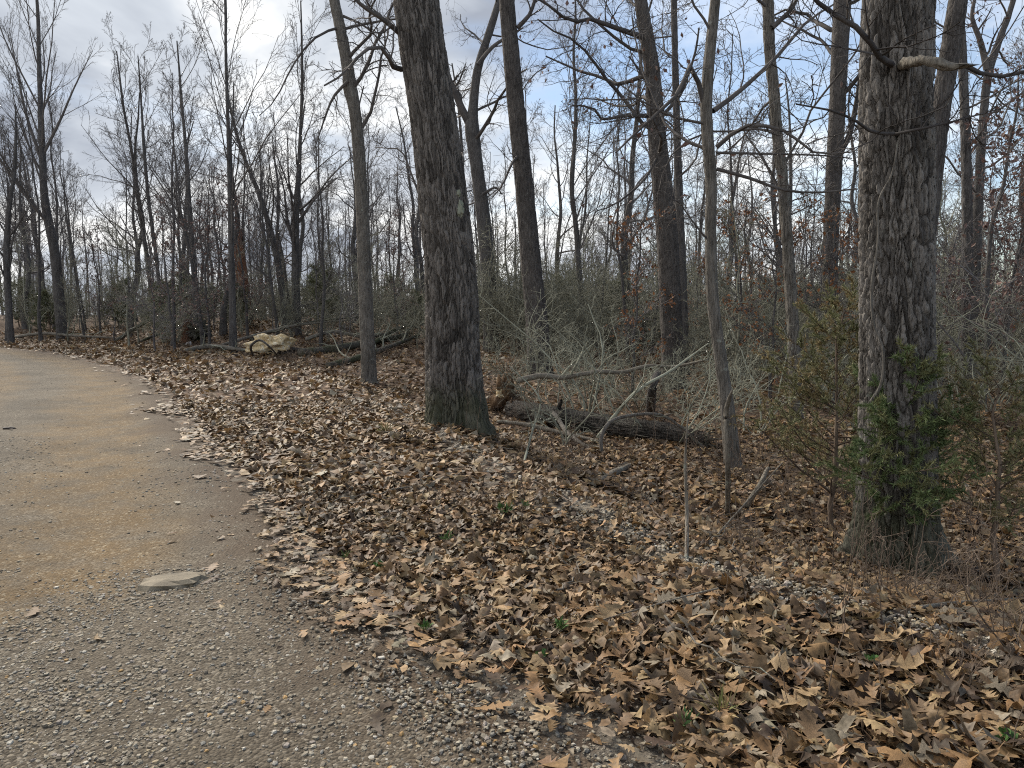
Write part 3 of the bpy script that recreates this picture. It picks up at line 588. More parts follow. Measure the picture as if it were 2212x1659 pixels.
protos = {
    'slim': [proto_tree(101, 13, 0.11, SLIM, TF, BF), proto_tree(102, 14, 0.13, SLIM, TF, BF), proto_tree(103, 12, 0.10, SLIM, TF, BF, 0.06)],
    'gnarl': [proto_tree(111, 14, 0.19, GNARL, TF, BF, 0.04, 0.09), proto_tree(112, 13, 0.17, GNARL, TF, BF, 0.05, 0.1), proto_tree(113, 12, 0.15, GNARL, TF, BF, 0.08, 0.12)],
    'pole': [proto_tree(121, 12, 0.075, POLE, TF, BF, 0.03), proto_tree(122, 11, 0.06, POLE, TF, BF, 0.05)],
    'young': [proto_tree(131, 5.2, 0.035, YOUNG, M['twig_olive'], M['twig_olive'], 0.06, 0.1, name='bare_sapling'), proto_tree(132, 4.4, 0.03, YOUNG, TF, M['twig_far'], 0.08, 0.12, name='bare_sapling')],
    'red': [proto_tree(141, 6.5, 0.06, YOUNG, TF, BF, 0.05, 0.1, (800, 0.11, RED_LEAF), 'young_oak'), proto_tree(142, 4.2, 0.035, YOUNG, TF, BF, 0.06, 0.1, (420, 0.10, RUST_LEAF), 'beech_sapling')],
}
WOOD = {'slim': ('slim grey bare tree with ascending branches in the wood behind', 'slim bare trees of the wood behind'),
        'gnarl': ('spreading gnarled bare oak in the wood behind', 'gnarled bare oaks of the wood behind'),
        'pole': ('thin bare pole of a tree with short side twigs in the wood behind', 'thin pole trees of the wood behind'),
        'young': ('twiggy bare sapling a few metres tall in the thicket behind', 'bare saplings of the thicket'),
        'red': ('x', 'x')}
placed = []
LAND = [(-28, 'the vase-crowned maple on the bank'), (-19.5, 'the bare pair on the bank'), (-23.3, 'the rotten stump'), (-20, 'the reddish snag'), (-17, 'the pale split trunk'), (-11, 'the kinked slim tree'), (-4.2, 'the stout leaning oak'), (2.2, 'the tall dark left-leaning oak'),
        (7, 'the propped pale pole'), (12.4, 'the broad rugged oak'), (16.5, 'the shaggy slim tree'), (21.5, 'the scabbed curved tree'), (24.3, 'the tall straight dark oak'), (28, 'the thick platy tree'), (33, 'the red-leaved oaks')]
def where(x, y):
    a = math.degrees(math.atan2(x, y)); lm = min(LAND, key=lambda q: abs(q[0] - a))[1]
    return lm
first = {}
def put_tree(kind, x, y, sc_, label=None, group=None, which=None):
    g = random.random() * 6.28; i = which if which is not None else random.randrange(len(protos[kind])); pr = protos[kind][i]
    loc = (x, y, gz(x, y)); lab, grp = label or WOOD[kind][0], group or WOOD[kind][1]
    if label is None:
        dp = 'deep in the wood' if y > 46 else 'in mid wood' if y > 32 else 'in near wood'
        lab = {'slim': 'slim ascending bare tree', 'gnarl': 'spreading gnarled bare oak', 'pole': 'thin bare pole tree', 'young': 'twiggy bare sapling'}[kind] + ' ' + dp + ' beyond ' + where(x, y)
        grp = lab
    if (kind, i) not in first:
        first[(kind, i)] = 1; pr.location = loc; pr.rotation_euler = (0, 0, g); pr.scale = (sc_,) * 3; pr['label'] = lab; pr['group'] = grp
    else: dup(pr, loc, g, sc_, lab, grp)
    placed.append((x, y))
def free(x, y, d): return all((x - a) ** 2 + (y - b) ** 2 > d * d for a, b in placed)
def scatter(kind, n, ymin, ymax, pxmin, pxmax, smin, smax, sep, **kw):
    k = 0
    for _ in range(n * 12):
        if k >= n: break
        Y = math.sqrt(random.uniform(ymin ** 2, ymax ** 2)); x = (random.uniform(pxmin, pxmax) - PW / 2) / PF * Y
        r = sdist(ROAD, np.array([x]), np.array([Y]))[0][0]
        if r < 3.0 or not free(x, Y, sep): continue
        put_tree(kind, x, Y, random.uniform(smin, smax), **kw); k += 1
scatter('gnarl', 26, 28, 62, -250, 1100, 0.75, 1.0, 2.4)
scatter('slim', 40, 28, 66, -250, 1100, 0.6, 0.95, 1.6)
scatter('pole', 34, 26, 60, -200, 1150, 0.6, 0.95, 1.2)
scatter('gnarl', 24, 26, 62, 1100, 2450, 0.8, 1.15, 2.6)
scatter('slim', 22, 24, 66, 1100, 2450, 0.7, 1.05, 1.8)
scatter('pole', 30, 20, 58, 1050, 2450, 0.6, 1.0, 1.2)
scatter('young', 26, 26, 44, 1060, 1560, 0.7, 1.15, 0.9); scatter('young', 66, 15, 42, 1560, 2500, 0.7, 1.15, 0.8)
scatter('young', 76, 26, 50, -250, 1100, 0.5, 1.0, 0.8)
scatter('red', 8, 13, 28, 2040, 2420, 0.8, 1.25, 1.2, label='young oak holding dull red dead leaves, right of the platy barked tree', group='red-leaved oaks beyond the platy tree', which=0)
scatter('red', 5, 26, 40, 150, 900, 0.7, 0.95, 1.2, label='young oak holding dull red dead leaves on the far bank', group='red-leaved oaks on the far bank', which=0)
scatter('red', 11, 14, 30, 1250, 2350, 0.7, 1.1, 1.2, label='beech sapling holding rusty orange dead leaves in the thicket', group='rusty-leaved saplings', which=1)
def distant_wood():
    g = np.random.default_rng(77); mb = MB(); n = 240
    a = g.uniform(-0.95, 0.95, n); Y = g.uniform(66, 120, n); X = a * Y
    h = g.uniform(9, 15, n); z0 = terr(X, Y)
    t = np.linspace(0, 1, 6); P = np.stack([X, Y, z0], 1)[:, None] + np.stack([np.zeros((n, 6)), np.zeros((n, 6)), h[:, None] * t], -1)
    P = P + g.normal(size=P.shape) * 0.25 * np.array([1, 1, 0]) * t[None, :, None]
    R = g.uniform(0.07, 0.18, n)[:, None] * (1 - 0.85 * t)[None] + 0.012
    mb.tube(P, R, 5)
    P1, R1, L1 = spawn(P, R, h, 12, g, (25, 60), 0.26, 2, 0.12, 0.08, 0.2, 1, 0.5, 0.018)
    mb.tube(P1, R1, 3)
    P2, R2, L2 = spawn(P1, R1, L1, 4, g, (25, 60), 0.5, 1, 0.15, 0.04, 0.2, 1, 0.6, 0.014); mb.tube(P2, R2, 3)
    m = 620; X = g.uniform(-0.95, 0.95, m); Yq = g.uniform(50, 105, m); X = X * Yq; hq = g.uniform(1.6, 4.2, m)
    b = np.stack([X, Yq, terr(X, Yq)], 1); b = np.repeat(b, 5, 0) + g.normal(size=(m * 5, 3)) * np.array([.5, .5, 0]); hq = np.repeat(hq, 5)
    d = unit(g.normal(size=(m * 5, 3)) * 0.35 + np.array([0, 0, 1])); Pq = b[:, None] + d[:, None] * (hq[:, None] * np.linspace(0, 1, 3))[..., None]; Rq = 0.02 * np.linspace(1, .5, 3)[None] * np.ones((m * 5, 1))
    mb.tube(Pq, Rq, 3); P2, R2, L2 = spawn(Pq, Rq, hq, 3, g, (25, 60), 0.45, 1, 0.1, 0.0, 0.2, 1, 0.7, 0.014); mb.tube(P2, R2, 3)
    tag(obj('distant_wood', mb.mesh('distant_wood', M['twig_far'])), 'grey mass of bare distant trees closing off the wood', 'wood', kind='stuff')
distant_wood()

# ------------------------------------------------------------------ cedars
CED_OLIVE = [(0.21, 0.20, 0.10), (0.18, 0.185, 0.09), (0.25, 0.20, 0.10)]
CED_GREEN = [(0.11, 0.15, 0.06), (0.14, 0.18, 0.075), (0.175, 0.18, 0.08)]
def cedar(seed, h, r, spread, K, nleaf, cols, label, loc, group=None, t0=0.15, size=0.03, twigs=9):
    g = np.random.default_rng(seed); n = 9; z = np.linspace(0, 1, n)
    P = np.c_[np.cumsum(g.normal(size=(n, 2)) * 0.012, 0) * h, z * h]; P[:, :2] -= P[0, :2]; P[0, 2] = -0.15
    R = r * (1 - 0.85 * z) + 0.003
    root = thing('cedar_tree', label, 'cedar', loc, 0, group)
    obj('trunk', MB().tube(P, R, 8).mesh('trunk', M['twig_brown']), root)
    P1, R1, L1 = spawn(P[None], R[None], np.array([spread]), K, g, (50, 80), 1.0, 6, 0.10, 0.06, t0, 1, 0.45, 0.004)
    P2, R2, L2 = spawn(P1, R1, L1, twigs, g, (30, 60), 0.38, 4, 0.14, 0.02, 0.2, 1, 0.6, 0.0025)
    obj('branches', MB().tube(P1, R1, 4).tube(P2, R2, 3).mesh('branches', M['twig_brown']), root)
    # foliage: fine pointed sprays along the twigs
    A = P2; idx = g.integers(0, len(A), nleaf); j = g.integers(1, 5, nleaf); f = g.random(nleaf)[:, None]
    c = A[idx, j - 1] * (1 - f) + A[idx, j] * f; tn = unit(A[idx, j] - A[idx, j - 1])
    d = unit(tn * 0.9 + g.normal(size=(nleaf, 3)) * 0.6); sv = unit(np.cross(d, g.normal(size=(nleaf, 3)))); l = size * g.uniform(0.5, 1.5, nleaf)[:, None]
    V = np.stack([c - sv * l * 0.10, c + sv * l * 0.10, c + d * l * 1.2], 1)
    b = np.arange(nleaf)[:, None] * 3; F = b + np.array([[0, 1, 2]])
    col = np.asarray(cols)[g.integers(0, len(cols), len(A))][idx] * g.uniform(0.75, 1.25, nleaf)[:, None]
    obj('foliage', mesh_np('foliage', V.reshape(-1, 3), [F], M['needle'], False, {'tint': np.repeat(col, 3, 0)}), root)
    return root
p = spot(1800, 1150); cedar(201, 2.05, 0.024, 0.95, 58, 42000, CED_OLIVE, 'thin olive-brown young cedar left of the thick platy barked tree', p, t0=0.16)
p = spot(1935, 1235); cedar(202, 1.55, 0.016, 0.72, 56, 56000, CED_GREEN, 'dark green bushy young cedar before the thick platy trunk', p, t0=0.22)
p = spot(2150, 1270); cedar(203, 1.45, 0.020, 0.75, 28, 13000, CED_OLIVE, 'sparse brownish young cedar right of the thick platy barked tree', p, t0=0.3)
c0 = cedar(204, 3.4, 0.045, 1.5, 60, 13000, [(0.15, 0.16, 0.095), (0.18, 0.18, 0.11), (0.13, 0.145, 0.08)], 'olive-green cedar bush at the back of the right thicket', (8, 22, 0), 'cedars of the right thicket', 0.05, 0.13, 7)
c1 = cedar(205, 2.6, 0.035, 1.3, 50, 11000, [(0.15, 0.16, 0.095), (0.18, 0.18, 0.11), (0.13, 0.145, 0.08)], 'olive-green cedar bush on the far bank', (-16, 38, 0), 'cedars on the far bank', 0.05, 0.12, 7)
def scatter_cedar_more(*a): scatter_cedar(*a, more=True)
def scatter_cedar(pr, n, y0, y1, x0, x1, s0, s1, more=False):
    k = 1 if more else 0
    for _ in range(400):
        if k >= n: break
        Y = random.uniform(y0, y1); x = (random.uniform(x0, x1) - PW / 2) / PF * Y
        if sdist(ROAD, np.array([x]), np.array([Y]))[0][0] < 4 or not free(x, Y, 1.0): continue
        s_ = random.uniform(s0, s1); loc = (x, Y, gz(x, Y)); rz = random.random() * 6.28
        if k == 0: pr.location = loc; pr.scale = (s_,) * 3; pr.rotation_euler.z = rz
        else: dup(pr, loc, rz, s_)
        placed.append((x, Y)); k += 1
scatter_cedar(c0, 10, 32, 44, 1060, 1560, 0.5, 0.9); scatter_cedar_more(c0, 14, 22, 40, 1600, 2480, 0.5, 0.9)
scatter_cedar(c1, 15, 33, 48, -250, 1000, 0.6, 1.15)

# ------------------------------------------------------------------ brush
def shrub(seed, h, stems, mat, spread=35, gn=0.16, K=6, K2=5, r=0.011, name='bare_shrub', tw=1.0):
    g = np.random.default_rng(seed); a = g.uniform(0, 6.283, stems); tl = np.radians(g.uniform(4, spread, stems))
    d = np.stack([np.sin(tl) * np.cos(a), np.sin(tl) * np.sin(a), np.cos(tl)], 1)
    p = np.c_[g.normal(size=(stems, 2)) * 0.06, np.full(stems, -0.06)]; ln = h * g.uniform(0.6, 1.1, stems); pts = [p]
    for k in range(7):
        d = unit(d + gn * g.normal(size=d.shape) + np.array([0, 0, 0.03])); p = p + d * (ln / 7)[:, None]; pts.append(p)
    P = np.stack(pts, 1); R = r * g.uniform(0.7, 1.2, stems)[:, None] * np.linspace(1, 0.3, 8)
    name = {'twig_lichen': 'lichened_shrub', 'twig_olive': 'thicket_shrub'}.get(mat.name, 'low_brush'); root = thing(name, 'x', 'shrub')
    obj('stems', MB().tube(P, R, 5).mesh('stems', mat), root)
    P1, R1, L1 = spawn(P, R, ln, K, g, (30, 70), 0.45, 5, gn * 1.2, 0.02, 0.2, 1, 0.6, 0.0028 * tw)
    P2, R2, L2 = spawn(P1, R1, L1, K2, g, (30, 70), 0.45, 3, gn * 1.2, 0.0, 0.2, 1, 0.7, 0.0022 * tw)
    obj('twigs', MB().tube(P1, R1, 3).tube(P2, R2, 3).mesh('twigs', mat), root)
    return root
sh = {'lichen': [shrub(301, 2.4, 5, M['twig_lichen'], 40, 0.22, 8, 6, 0.017, tw=1.5), shrub(302, 1.9, 6, M['twig_lichen'], 50, 0.24, 8, 6, 0.015, tw=1.5), shrub(303, 3.0, 4, M['twig_lichen'], 30, 0.2, 9, 6, 0.020, tw=1.5)],
      'olive': [shrub(311, 2.6, 8, M['twig_olive'], 35, 0.16, 11, 8, 0.015, tw=2.4), shrub(312, 2.3, 10, M['twig_olive'], 45, 0.18, 11, 8, 0.015, tw=2.4)],
      'brown': [shrub(321, 1.1, 9, M['twig_brown'], 55, 0.16, 5, 4, 0.006), shrub(322, 0.8, 10, M['twig_brown'], 60, 0.2, 5, 4, 0.005)]}
SH = {'lichen': ('pale lichen-grey crooked bare shrub in the open brush', 'lichened shrubs'), 'olive': ('dense olive-grey twiggy shrub in the thicket', 'thicket shrubs'), 'brown': ('low brown twiggy brush rising from the leaf litter', 'low brown brush')}
used = set(); shp = []
def put_shrub(kind, x, y, s_, which=None, label=None, group=None):
    i = which if which is not None else random.randrange(len(sh[kind])); pr = sh[kind][i]; rz = random.random() * 6.28
    lab, grp = label or SH[kind][0], group or SH[kind][1]
    loc = (x, y, gz(x, y))
    if label is None and y > 9:
        dp = 'far back' if y > 27 else 'close'
        lab = {'lichen': 'pale lichened crooked shrub', 'olive': 'dense olive-grey thicket shrub', 'brown': 'low brown twiggy brush'}[kind] + ' ' + dp + ' beyond ' + where(x, y)
        grp = lab
    if (kind, i) not in used:
        used.add((kind, i)); pr.location = loc; pr.rotation_euler.z = rz; pr.scale = (s_,) * 3; pr['label'] = lab; pr['group'] = grp
    else: dup(pr, loc, rz, s_, lab, grp)
    shp.append((x, y))
def scatter_shrub(kind, n, y0, y1, x0, x1, s0, s1, sep=0.5, rmin=1.2, smin=None):
    k = 0
    for _ in range(n * 15):
        if k >= n: break
        Y = math.sqrt(random.uniform(y0 ** 2, y1 ** 2)); x = (random.uniform(x0, x1) - PW / 2) / PF * Y
        if sdist(ROAD, np.array([x]), np.array([Y]))[0][0] < rmin: continue
        if smin is not None and sdist(BERM, np.array([x]), np.array([Y]))[0][0] < smin: continue
        if any((x - a) ** 2 + (Y - b) ** 2 < sep * sep for a, b in shp): continue
        put_shrub(kind, x, Y, random.uniform(s0, s1)); k += 1
scatter_shrub('lichen', 64, 10.5, 24, 1080, 2350, 0.6, 1.2, 0.6, smin=1.2)
scatter_shrub('olive', 64, 24, 44, 1040, 1560, 0.8, 1.7, 0.6, smin=2); scatter_shrub('olive', 120, 16, 40, 1560, 2480, 0.7, 1.4, 0.7, smin=2); scatter_shrub('brown', 26, 15, 30, 1060, 1600, 0.6, 1.2, 0.7, smin=2)
scatter_shrub('olive', 84, 29, 50, -250, 1080, 0.6, 1.3, 0.6, 4)
scatter_shrub('brown', 40, 14, 34, -150, 1100, 0.5, 1.1, 0.6, 2.6, smin=0.6)
scatter_shrub('brown', 34, 6.5, 16, 1100, 2400, 0.5, 1.0, 0.6, smin=0.5)
for px, py, s_ in [(2010, 1330, 0.75), (2130, 1330, 0.8), (1900, 1290, 0.6), (2190, 1420, 0.7), (1560, 1180, 0.45), (2060, 1480, 0.45)]:
    q = spot(px, py); put_shrub('brown', q[0], q[1], s_, None, 'thin brown bramble brush at the foot of the thick platy tree', 'brambles at the platy tree')

# ------------------------------------------------------------------ fallen wood
def pole_thing(name, label, cat, pts, radii, mat, sides=16, twig=None, seed=0, group=None, K=5, ratio=0.3, relief=0.006, part='stem', base=None, levels=2):
    """fallen stick or log along world points, with optional side twigs"""
    P = np.array(pts, float); base = P[0].copy() if base is None else base
    root = thing(name, label, cat, base, 0, group)
    g = np.random.default_rng(seed)
    Q = resample(np.c_[P - base, np.array(radii, float)], 40)
    me_P = Q[:, :3] + g.normal(size=(40, 3)) * 0.15 * Q[:, 3:4] * 0.4
    mb = MB(); V, F = tubes(me_P[None], Q[None, :, 3], sides)
    C = np.repeat(me_P, sides, 0); d = V - C
    V = C + d * (1 + 0.16 * fbm(V[:, 0] * 5, V[:, 1] * 5, V[:, 2] * 5, 3)[:, None]); mb.add(V, F)
    for e, o in ((0, 0), (39, 39 * sides)):                                       # end faces, slightly cupped
        c = len(V) if e == 0 else len(V) + 1
        rngk = np.arange(sides)
        mb.F.append(np.stack([np.full(sides, c), o + rngk, o + (rngk + 1) % sides], 1) if e else np.stack([np.full(sides, c), o + (rngk + 1) % sides, o + rngk], 1))
    mb.V.append(me_P[[0, 39]])
    obj(part, mb.mesh(part, mat), root)
    if twig:
        P1, R1, L1 = spawn(Q[None, :, :3], Q[None, :, 3], np.array([np.linalg.norm(P[-1] - P[0])]), K, g, (25, 65), ratio, 6, 0.2, 0.02, 0.15, 1, 0.5, 0.004)
        m2 = MB().tube(P1, R1, 5)
        P2, R2, L2 = spawn(P1, R1, L1, 5, g, (30, 65), 0.45, 4, 0.22, 0.0, 0.2, 1, 0.6, 0.0026); m2.tube(P2, R2, 3)
        if levels > 2:
            P3, R3, L3 = spawn(P2, R2, L2, 4, g, (30, 65), 0.45, 3, 0.22, 0.0, 0.2, 1, 0.7, 0.002); m2.tube(P3, R3, 3)
        obj('twigs', m2.mesh('twigs', twig), root)
    return root
def G(px, py, up=0.0):
    q = spot(px, py); return np.array([q[0], q[1], gz(q[0], q[1]) + up])
lr = 0.20
def dark_log():
    W = np.array([G(1108, 905, lr * 0.85), G(1200, 922, lr * 0.8), G(1330, 942, lr * 0.75), G(1440, 956, lr * 0.65), G(1525, 966, lr * 0.45)]); b = W[0]
    r_ = thing('fallen_log', 'thick dark furrowed log lying behind the stout leaning oak', 'log', b)
    Q = W - b; obj('trunk', trunk_mesh(Q, [0.185, 0.18, 0.17, 0.15, 0.115], 90, 120, M['bark_log'], 0.045, 9, 0.030, 0, 5, 77, lump=0.07, cross=False), r_)
    gs = np.random.default_rng(15); ms = 16; az = gs.uniform(0, 6.28, ms); ax = unit(Q[-1] - Q[-2]); ps = Q[-1] - ax * 0.08 + np.stack([0 * az, np.cos(az), np.sin(az)], 1) * gs.uniform(0.02, 0.11, ms)[:, None]
    ds = unit(ax + gs.normal(size=(ms, 3)) * 0.18); Pz = ps[:, None] + ds[:, None] * (np.linspace(0, 1, 4)[None, :, None] * gs.uniform(0.12, 0.42, ms)[:, None, None])
    obj('splinters', MB().tube(Pz, 0.026 * np.linspace(1, 0.1, 4)[None] * np.ones((ms, 1)), 5).mesh('splinters', M['bark_mossy'], False), r_)
    obj('broken_end', lumpy('broken_end', Q[-1] - np.array([0.02, 0, 0]), (0.05, 0.10, 0.10), 17, M['bark_mossy'], 0.7, 3), r_)
    obj('broken_end', lumpy('broken_end', Q[0] + np.array([0.02, 0, 0]), (0.09, 0.19, 0.19), 19, M['earth'], 0.6, 3), r_)
    g = np.random.default_rng(8); m = 1; t = np.array([1, 2, 2]); p0 = Q[t] + np.array([0, -0.1, 0.1]); d = unit(np.array([(0.3, -0.5, 0.8), (0.6, -0.3, 0.6), (-0.3, -0.6, 0.5)]))
    for k in range(m): obj('limb_stub', MB().tube(p0[k] + d[k] * np.linspace(0, 0.3 + 0.1 * k, 5)[:, None], np.linspace(0.05, 0.03, 5), 10).mesh('limb_stub', M['bark_log']), r_)
dark_log()
# torn-up root clump at the butt of the dark log
b = G(1085, 895); rt = thing('root_clump', 'torn-up earthy root clump at the butt of the dark log', 'roots', b)
obj('earth', lumpy('earth', (0.05, 0.15, 0.25), (0.22, 0.25, 0.36), 4, M['earth'], 0.6, 2.2), rt)
g = np.random.default_rng(9); a = g.uniform(0, 6.28, 16); p0 = np.stack([np.cos(a) * 0.12 + 0.05, np.full(16, 0.1), np.sin(a) * 0.2 + 0.28], 1); d = unit(np.stack([np.cos(a), g.normal(size=16) * 0.5 - 0.6, np.sin(a) * 0.9 + 0.15], 1)); pts = [p0]
for k in range(6): d = unit(d + g.normal(size=d.shape) * 0.35); pts.append(pts[-1] + d * g.uniform(0.04, 0.1, 16)[:, None])
P = np.stack(pts, 1); obj('roots', MB().tube(P, 0.016 * np.linspace(1, 0.25, 7)[None] * np.ones((16, 1)), 6).mesh('roots', M['dead_wood']), rt)
obj('splinters', lumpy('splinters', (-0.02, 0.02, 0.36), (0.09, 0.08, 0.11), 12, M['pale_wood'], 0.7, 3), rt)
# leaning pole with its forked top
Yp = 12.8
pole_thing('fallen_pole', 'long pale bare pole propped across the brush above the dark log', 'fallen branch', [at(1118, 822, 13.0), at(1170, 811, 12.95), at(1215, 815, 12.9), at(1290, 803, 12.8), at(1345, 804, 12.7), at(1400, 790, 12.55), at(1455, 792, 12.4), at(1530, 776, 12.0)], [0.055, 0.05, 0.047, 0.042, 0.037, 0.031, 0.024, 0.014], M['dead_wood'], 14, M['twig_lichen'], 5, None, 9, 0.33, levels=3)
pole_thing('fallen_branch', 'crooked grey branch lying before the dark log', 'fallen branch', [G(1090, 905, 0.16), G(1150, 912, 0.24), G(1195, 925, 0.26), G(1225, 950, 0.12), G(1275, 975, 0.03)], [0.035, 0.045, 0.042, 0.036, 0.02], M['bark_grey'], 12, M['twig_lichen'], 7, None, 6, 0.3)
pole_thing('fallen_branch', 'smooth brown branch lying under the crooked grey branch', 'fallen branch', [G(1075, 925, 0.12), G(1150, 935, 0.12), G(1230, 948, 0.06), G(1320, 962, 0.03)], [0.03, 0.038, 0.035, 0.02], M['dead_wood'], 12, M['twig_lichen'], 8, None, 4, 0.22)
pole_thing('fallen_branch', 'arched grey branch over the middle of the dark log', 'fallen branch', [G(1300, 985, 0.02), at(1300, 940, 9.9), at(1330, 905, 10.0), at(1420, 895, 10.2), at(1480, 930, 10.3), G(1520, 975, 0.05)], [0.024, 0.026, 0.025, 0.022, 0.018, 0.010], M['bark_grey'], 10, M['twig_lichen'], 10, None, 5, 0.3)
pole_thing('fallen_branch', 'tangled pale bare branch top resting against the shaggy slim tree', 'fallen branch', [G(1290, 960, 0.1), at(1370, 850, 11.4), at(1450, 800, 11.6), at(1530, 742, 11.8)], [0.03, 0.026, 0.02, 0.01], M['twig_lichen'], 10, M['twig_lichen'], 14, None, 10, 0.4, levels=3)
pole_thing('fallen_branch', 'thin fanned dead branch at the right foot of the stout leaning oak', 'fallen branch', [G(1130, 1010, 0.02), at(1150, 930, 8.6), at(1165, 860, 8.7), at(1100, 790, 8.9)], [0.014, 0.013, 0.01, 0.006], M['twig_lichen'], 8, M['twig_lichen'], 16, None, 8, 0.45, levels=2)
pole_thing('stick', 'thin straight stick leaning up before the shaggy slim tree', 'stick', [G(1490, 1230, 0.01), at(1590, 1110, 5.75), at(1690, 1000, 6.2)], [0.007, 0.007, 0.005], M['dead_wood'], 8, base=None)
pole_thing('dead_stick', 'upright grey dead stick with a snapped top before the shaggy slim tree', 'stick', [G(1572, 1112, -0.05), at(1572, 1000, 6.7), at(1568, 900, 6.75), at(1574, 868, 6.7), at(1582, 842, 6.6)], [0.026, 0.024, 0.022, 0.02, 0.008], M['dead_wood'], 10)
pole_thing('dead_stick', 'thin upright weathered stick rising from the gravel berm', 'stick', [G(1482, 1235, -0.05), at(1484, 1120, 4.55), at(1480, 1000, 4.6), at(1486, 900, 4.6)], [0.014, 0.012, 0.009, 0.005], M['dead_wood'], 10, M['twig_brown'], 31, None, 3, 0.2)
pole_thing('fallen_branch', 'short pale forked branch propped on the leaves behind the leaning stick', 'fallen branch', [G(1610, 1100, 0.02), at(1640, 1050, 7.2), at(1660, 1010, 7.4)], [0.03, 0.026, 0.02], M['dead_wood'], 10, M['dead_wood'], 18, None, 3, 0.6)
pole_thing('fallen_branch', 'short weathered chunk of branch lying on leaves below the dark log', 'fallen branch', [G(1290, 1050, 0.03), G(1320, 1035, 0.05), G(1360, 1015, 0.05)], [0.025, 0.045, 0.03], M['dead_wood'], 14)
pole_thing('fallen_branch', 'dark curved stick lying on the leaf litter below the platy tree', 'fallen branch', [G(1640, 1248, 0.02), G(1720, 1258, 0.03), G(1800, 1280, 0.02), G(1850, 1310, 0.02)], [0.010, 0.012, 0.009, 0.005], M['twig'], 8)
pole_thing('fallen_branch', 'thin forked grey stick lying on the litter near the platy tree', 'fallen branch', [G(1880, 1372, 0.03), G(2000, 1335, 0.06), G(2200, 1310, 0.05)], [0.010, 0.012, 0.008], M['dead_wood'], 8, M['dead_wood'], 22, None, 3, 0.4)
pole_thing('fallen_branch', 'mossy pale stick against the root of the thick platy tree', 'fallen branch', [G(1985, 1232, 0.03), G(2050, 1262, 0.03)], [0.018, 0.015], M['dead_wood'], 10)
pole_thing('stump', 'short dark leaning dead stub beside the propped pole', 'stump', [G(1405, 885, -0.1), at(1408, 850, 12.1), at(1420, 805, 12.3)], [0.09, 0.075, 0.06], M['bark_dark'], 14)
# logs and the split trunk on the left
pole_thing('fallen_log', 'long mossy grey log lying right of the pale split trunk', 'log', [G(650, 772, 0.14), G(720, 764, 0.16), G(790, 752, 0.2), G(880, 738, 0.25)], [0.16, 0.15, 0.14, 0.11], M['bark_mossy'], 20, M['twig_lichen'], 41, None, 4, 0.25, part='trunk')
pole_thing('fallen_log', 'slender mossy log end lying at the foot of the kinked slim tree', 'log', [G(708, 797, 0.09), G(770, 783, 0.12), G(840, 762, 0.2), G(905, 740, 0.3)], [0.10, 0.11, 0.09, 0.06], M['bark_mossy'], 18, M['twig_lichen'], 42, None, 5, 0.3, part='trunk')
b = G(590, 768); sp = thing('split_trunk', 'pale yellow broken butt of a split trunk lying beside the track', 'log', b)
def split_log():
    obj('split_wood', lumpy('split_wood', (0.0, -0.05, 0.42), (0.66, 0.36, 0.34), 23, M['pale_wood'], 0.42, 1.9, 72, 44), sp)
    obj('bark', lumpy('bark', (0.12, 0.10, 0.20), (0.70, 0.30, 0.24), 29, M['bark_log'], 0.35, 2.2, 60, 36), sp)
    g = np.random.default_rng(3); m = 12; pz = np.stack([g.uniform(-0.5, 0.5, m), g.uniform(-0.2, 0.2, m), g.uniform(0.42, 0.55, m)], 1); dz = unit(np.stack([g.normal(size=m) * 0.9 + 0.7, g.normal(size=m) * 0.3, g.uniform(0.1, 0.6, m)], 1))
    Ps = pz[:, None] + dz[:, None] * (np.linspace(0, 1, 4)[None, :, None] * g.uniform(0.12, 0.4, m)[:, None, None])
    obj('splinters', MB().tube(Ps, 0.028 * np.linspace(1, 0.1, 4)[None] * np.ones((m, 1)), 5).mesh('splinters', M['pale_wood'], False), sp)
split_log(); sp.rotation_euler.z = math.radians(10)
pole_thing('fallen_branch', 'dark crooked root branch curling before the pale split trunk', 'fallen branch', [G(548, 772, 0.0), at(542, 748, 23.6), at(562, 735, 23.5), at(585, 752, 23.4), G(602, 772, 0.02)], [0.035, 0.04, 0.035, 0.03, 0.02], M['bark_dark'], 10)
r_ = thing('snag', 'broken reddish dead trunk standing behind the pale split trunk', 'snag', G(532, 705))
def snag():
    pts = [(0, 0, -0.3), (0, 0, 0.4), (-0.1, 0, 2.2), (-0.28, 0, 4.4)]; Y = 27.5
    me = trunk_mesh(pts, [0.33, 0.31, 0.27, 0.20], 40, 90, M['red_wood'], 0.05, 8, 0.03, 0.25, 5, 61)
    co = np.zeros(len(me.vertices) * 3); me.vertices.foreach_get('co', co); co = co.reshape(-1, 3)
    n = 40; top = co[-n * 6:].reshape(6, n, 3); j = np.abs(fbm(np.arange(n) / 4.0, 2.2, 0, 3)) * 2.6
    co[-n * 6:, 2] += (j[None] * np.linspace(0.1, 1, 6)[:, None]).ravel() - 0.3
    me.vertices.foreach_set('co', co.ravel()); me.update(); obj('trunk', me, r_)
snag()
st = thing('stump', 'mossy pale and black rotten stump on the bank beside the track', 'stump', G(430, 738))
obj('wood', lumpy('wood', (0.0, 0, 0.42), (0.42, 0.35, 0.42), 21, M['bark_mossy'], 0.55, 2.4, sharp=True), st)
obj('bark', trunk_mesh([(-0.5, 0, -0.2), (-0.5, 0, 0.4), (-0.46, 0, 0.95)], [0.2, 0.18, 0.17], 24, 20, M['red_wood'], 0.05, 6, 0.03, 0.2, 4, 5), st)
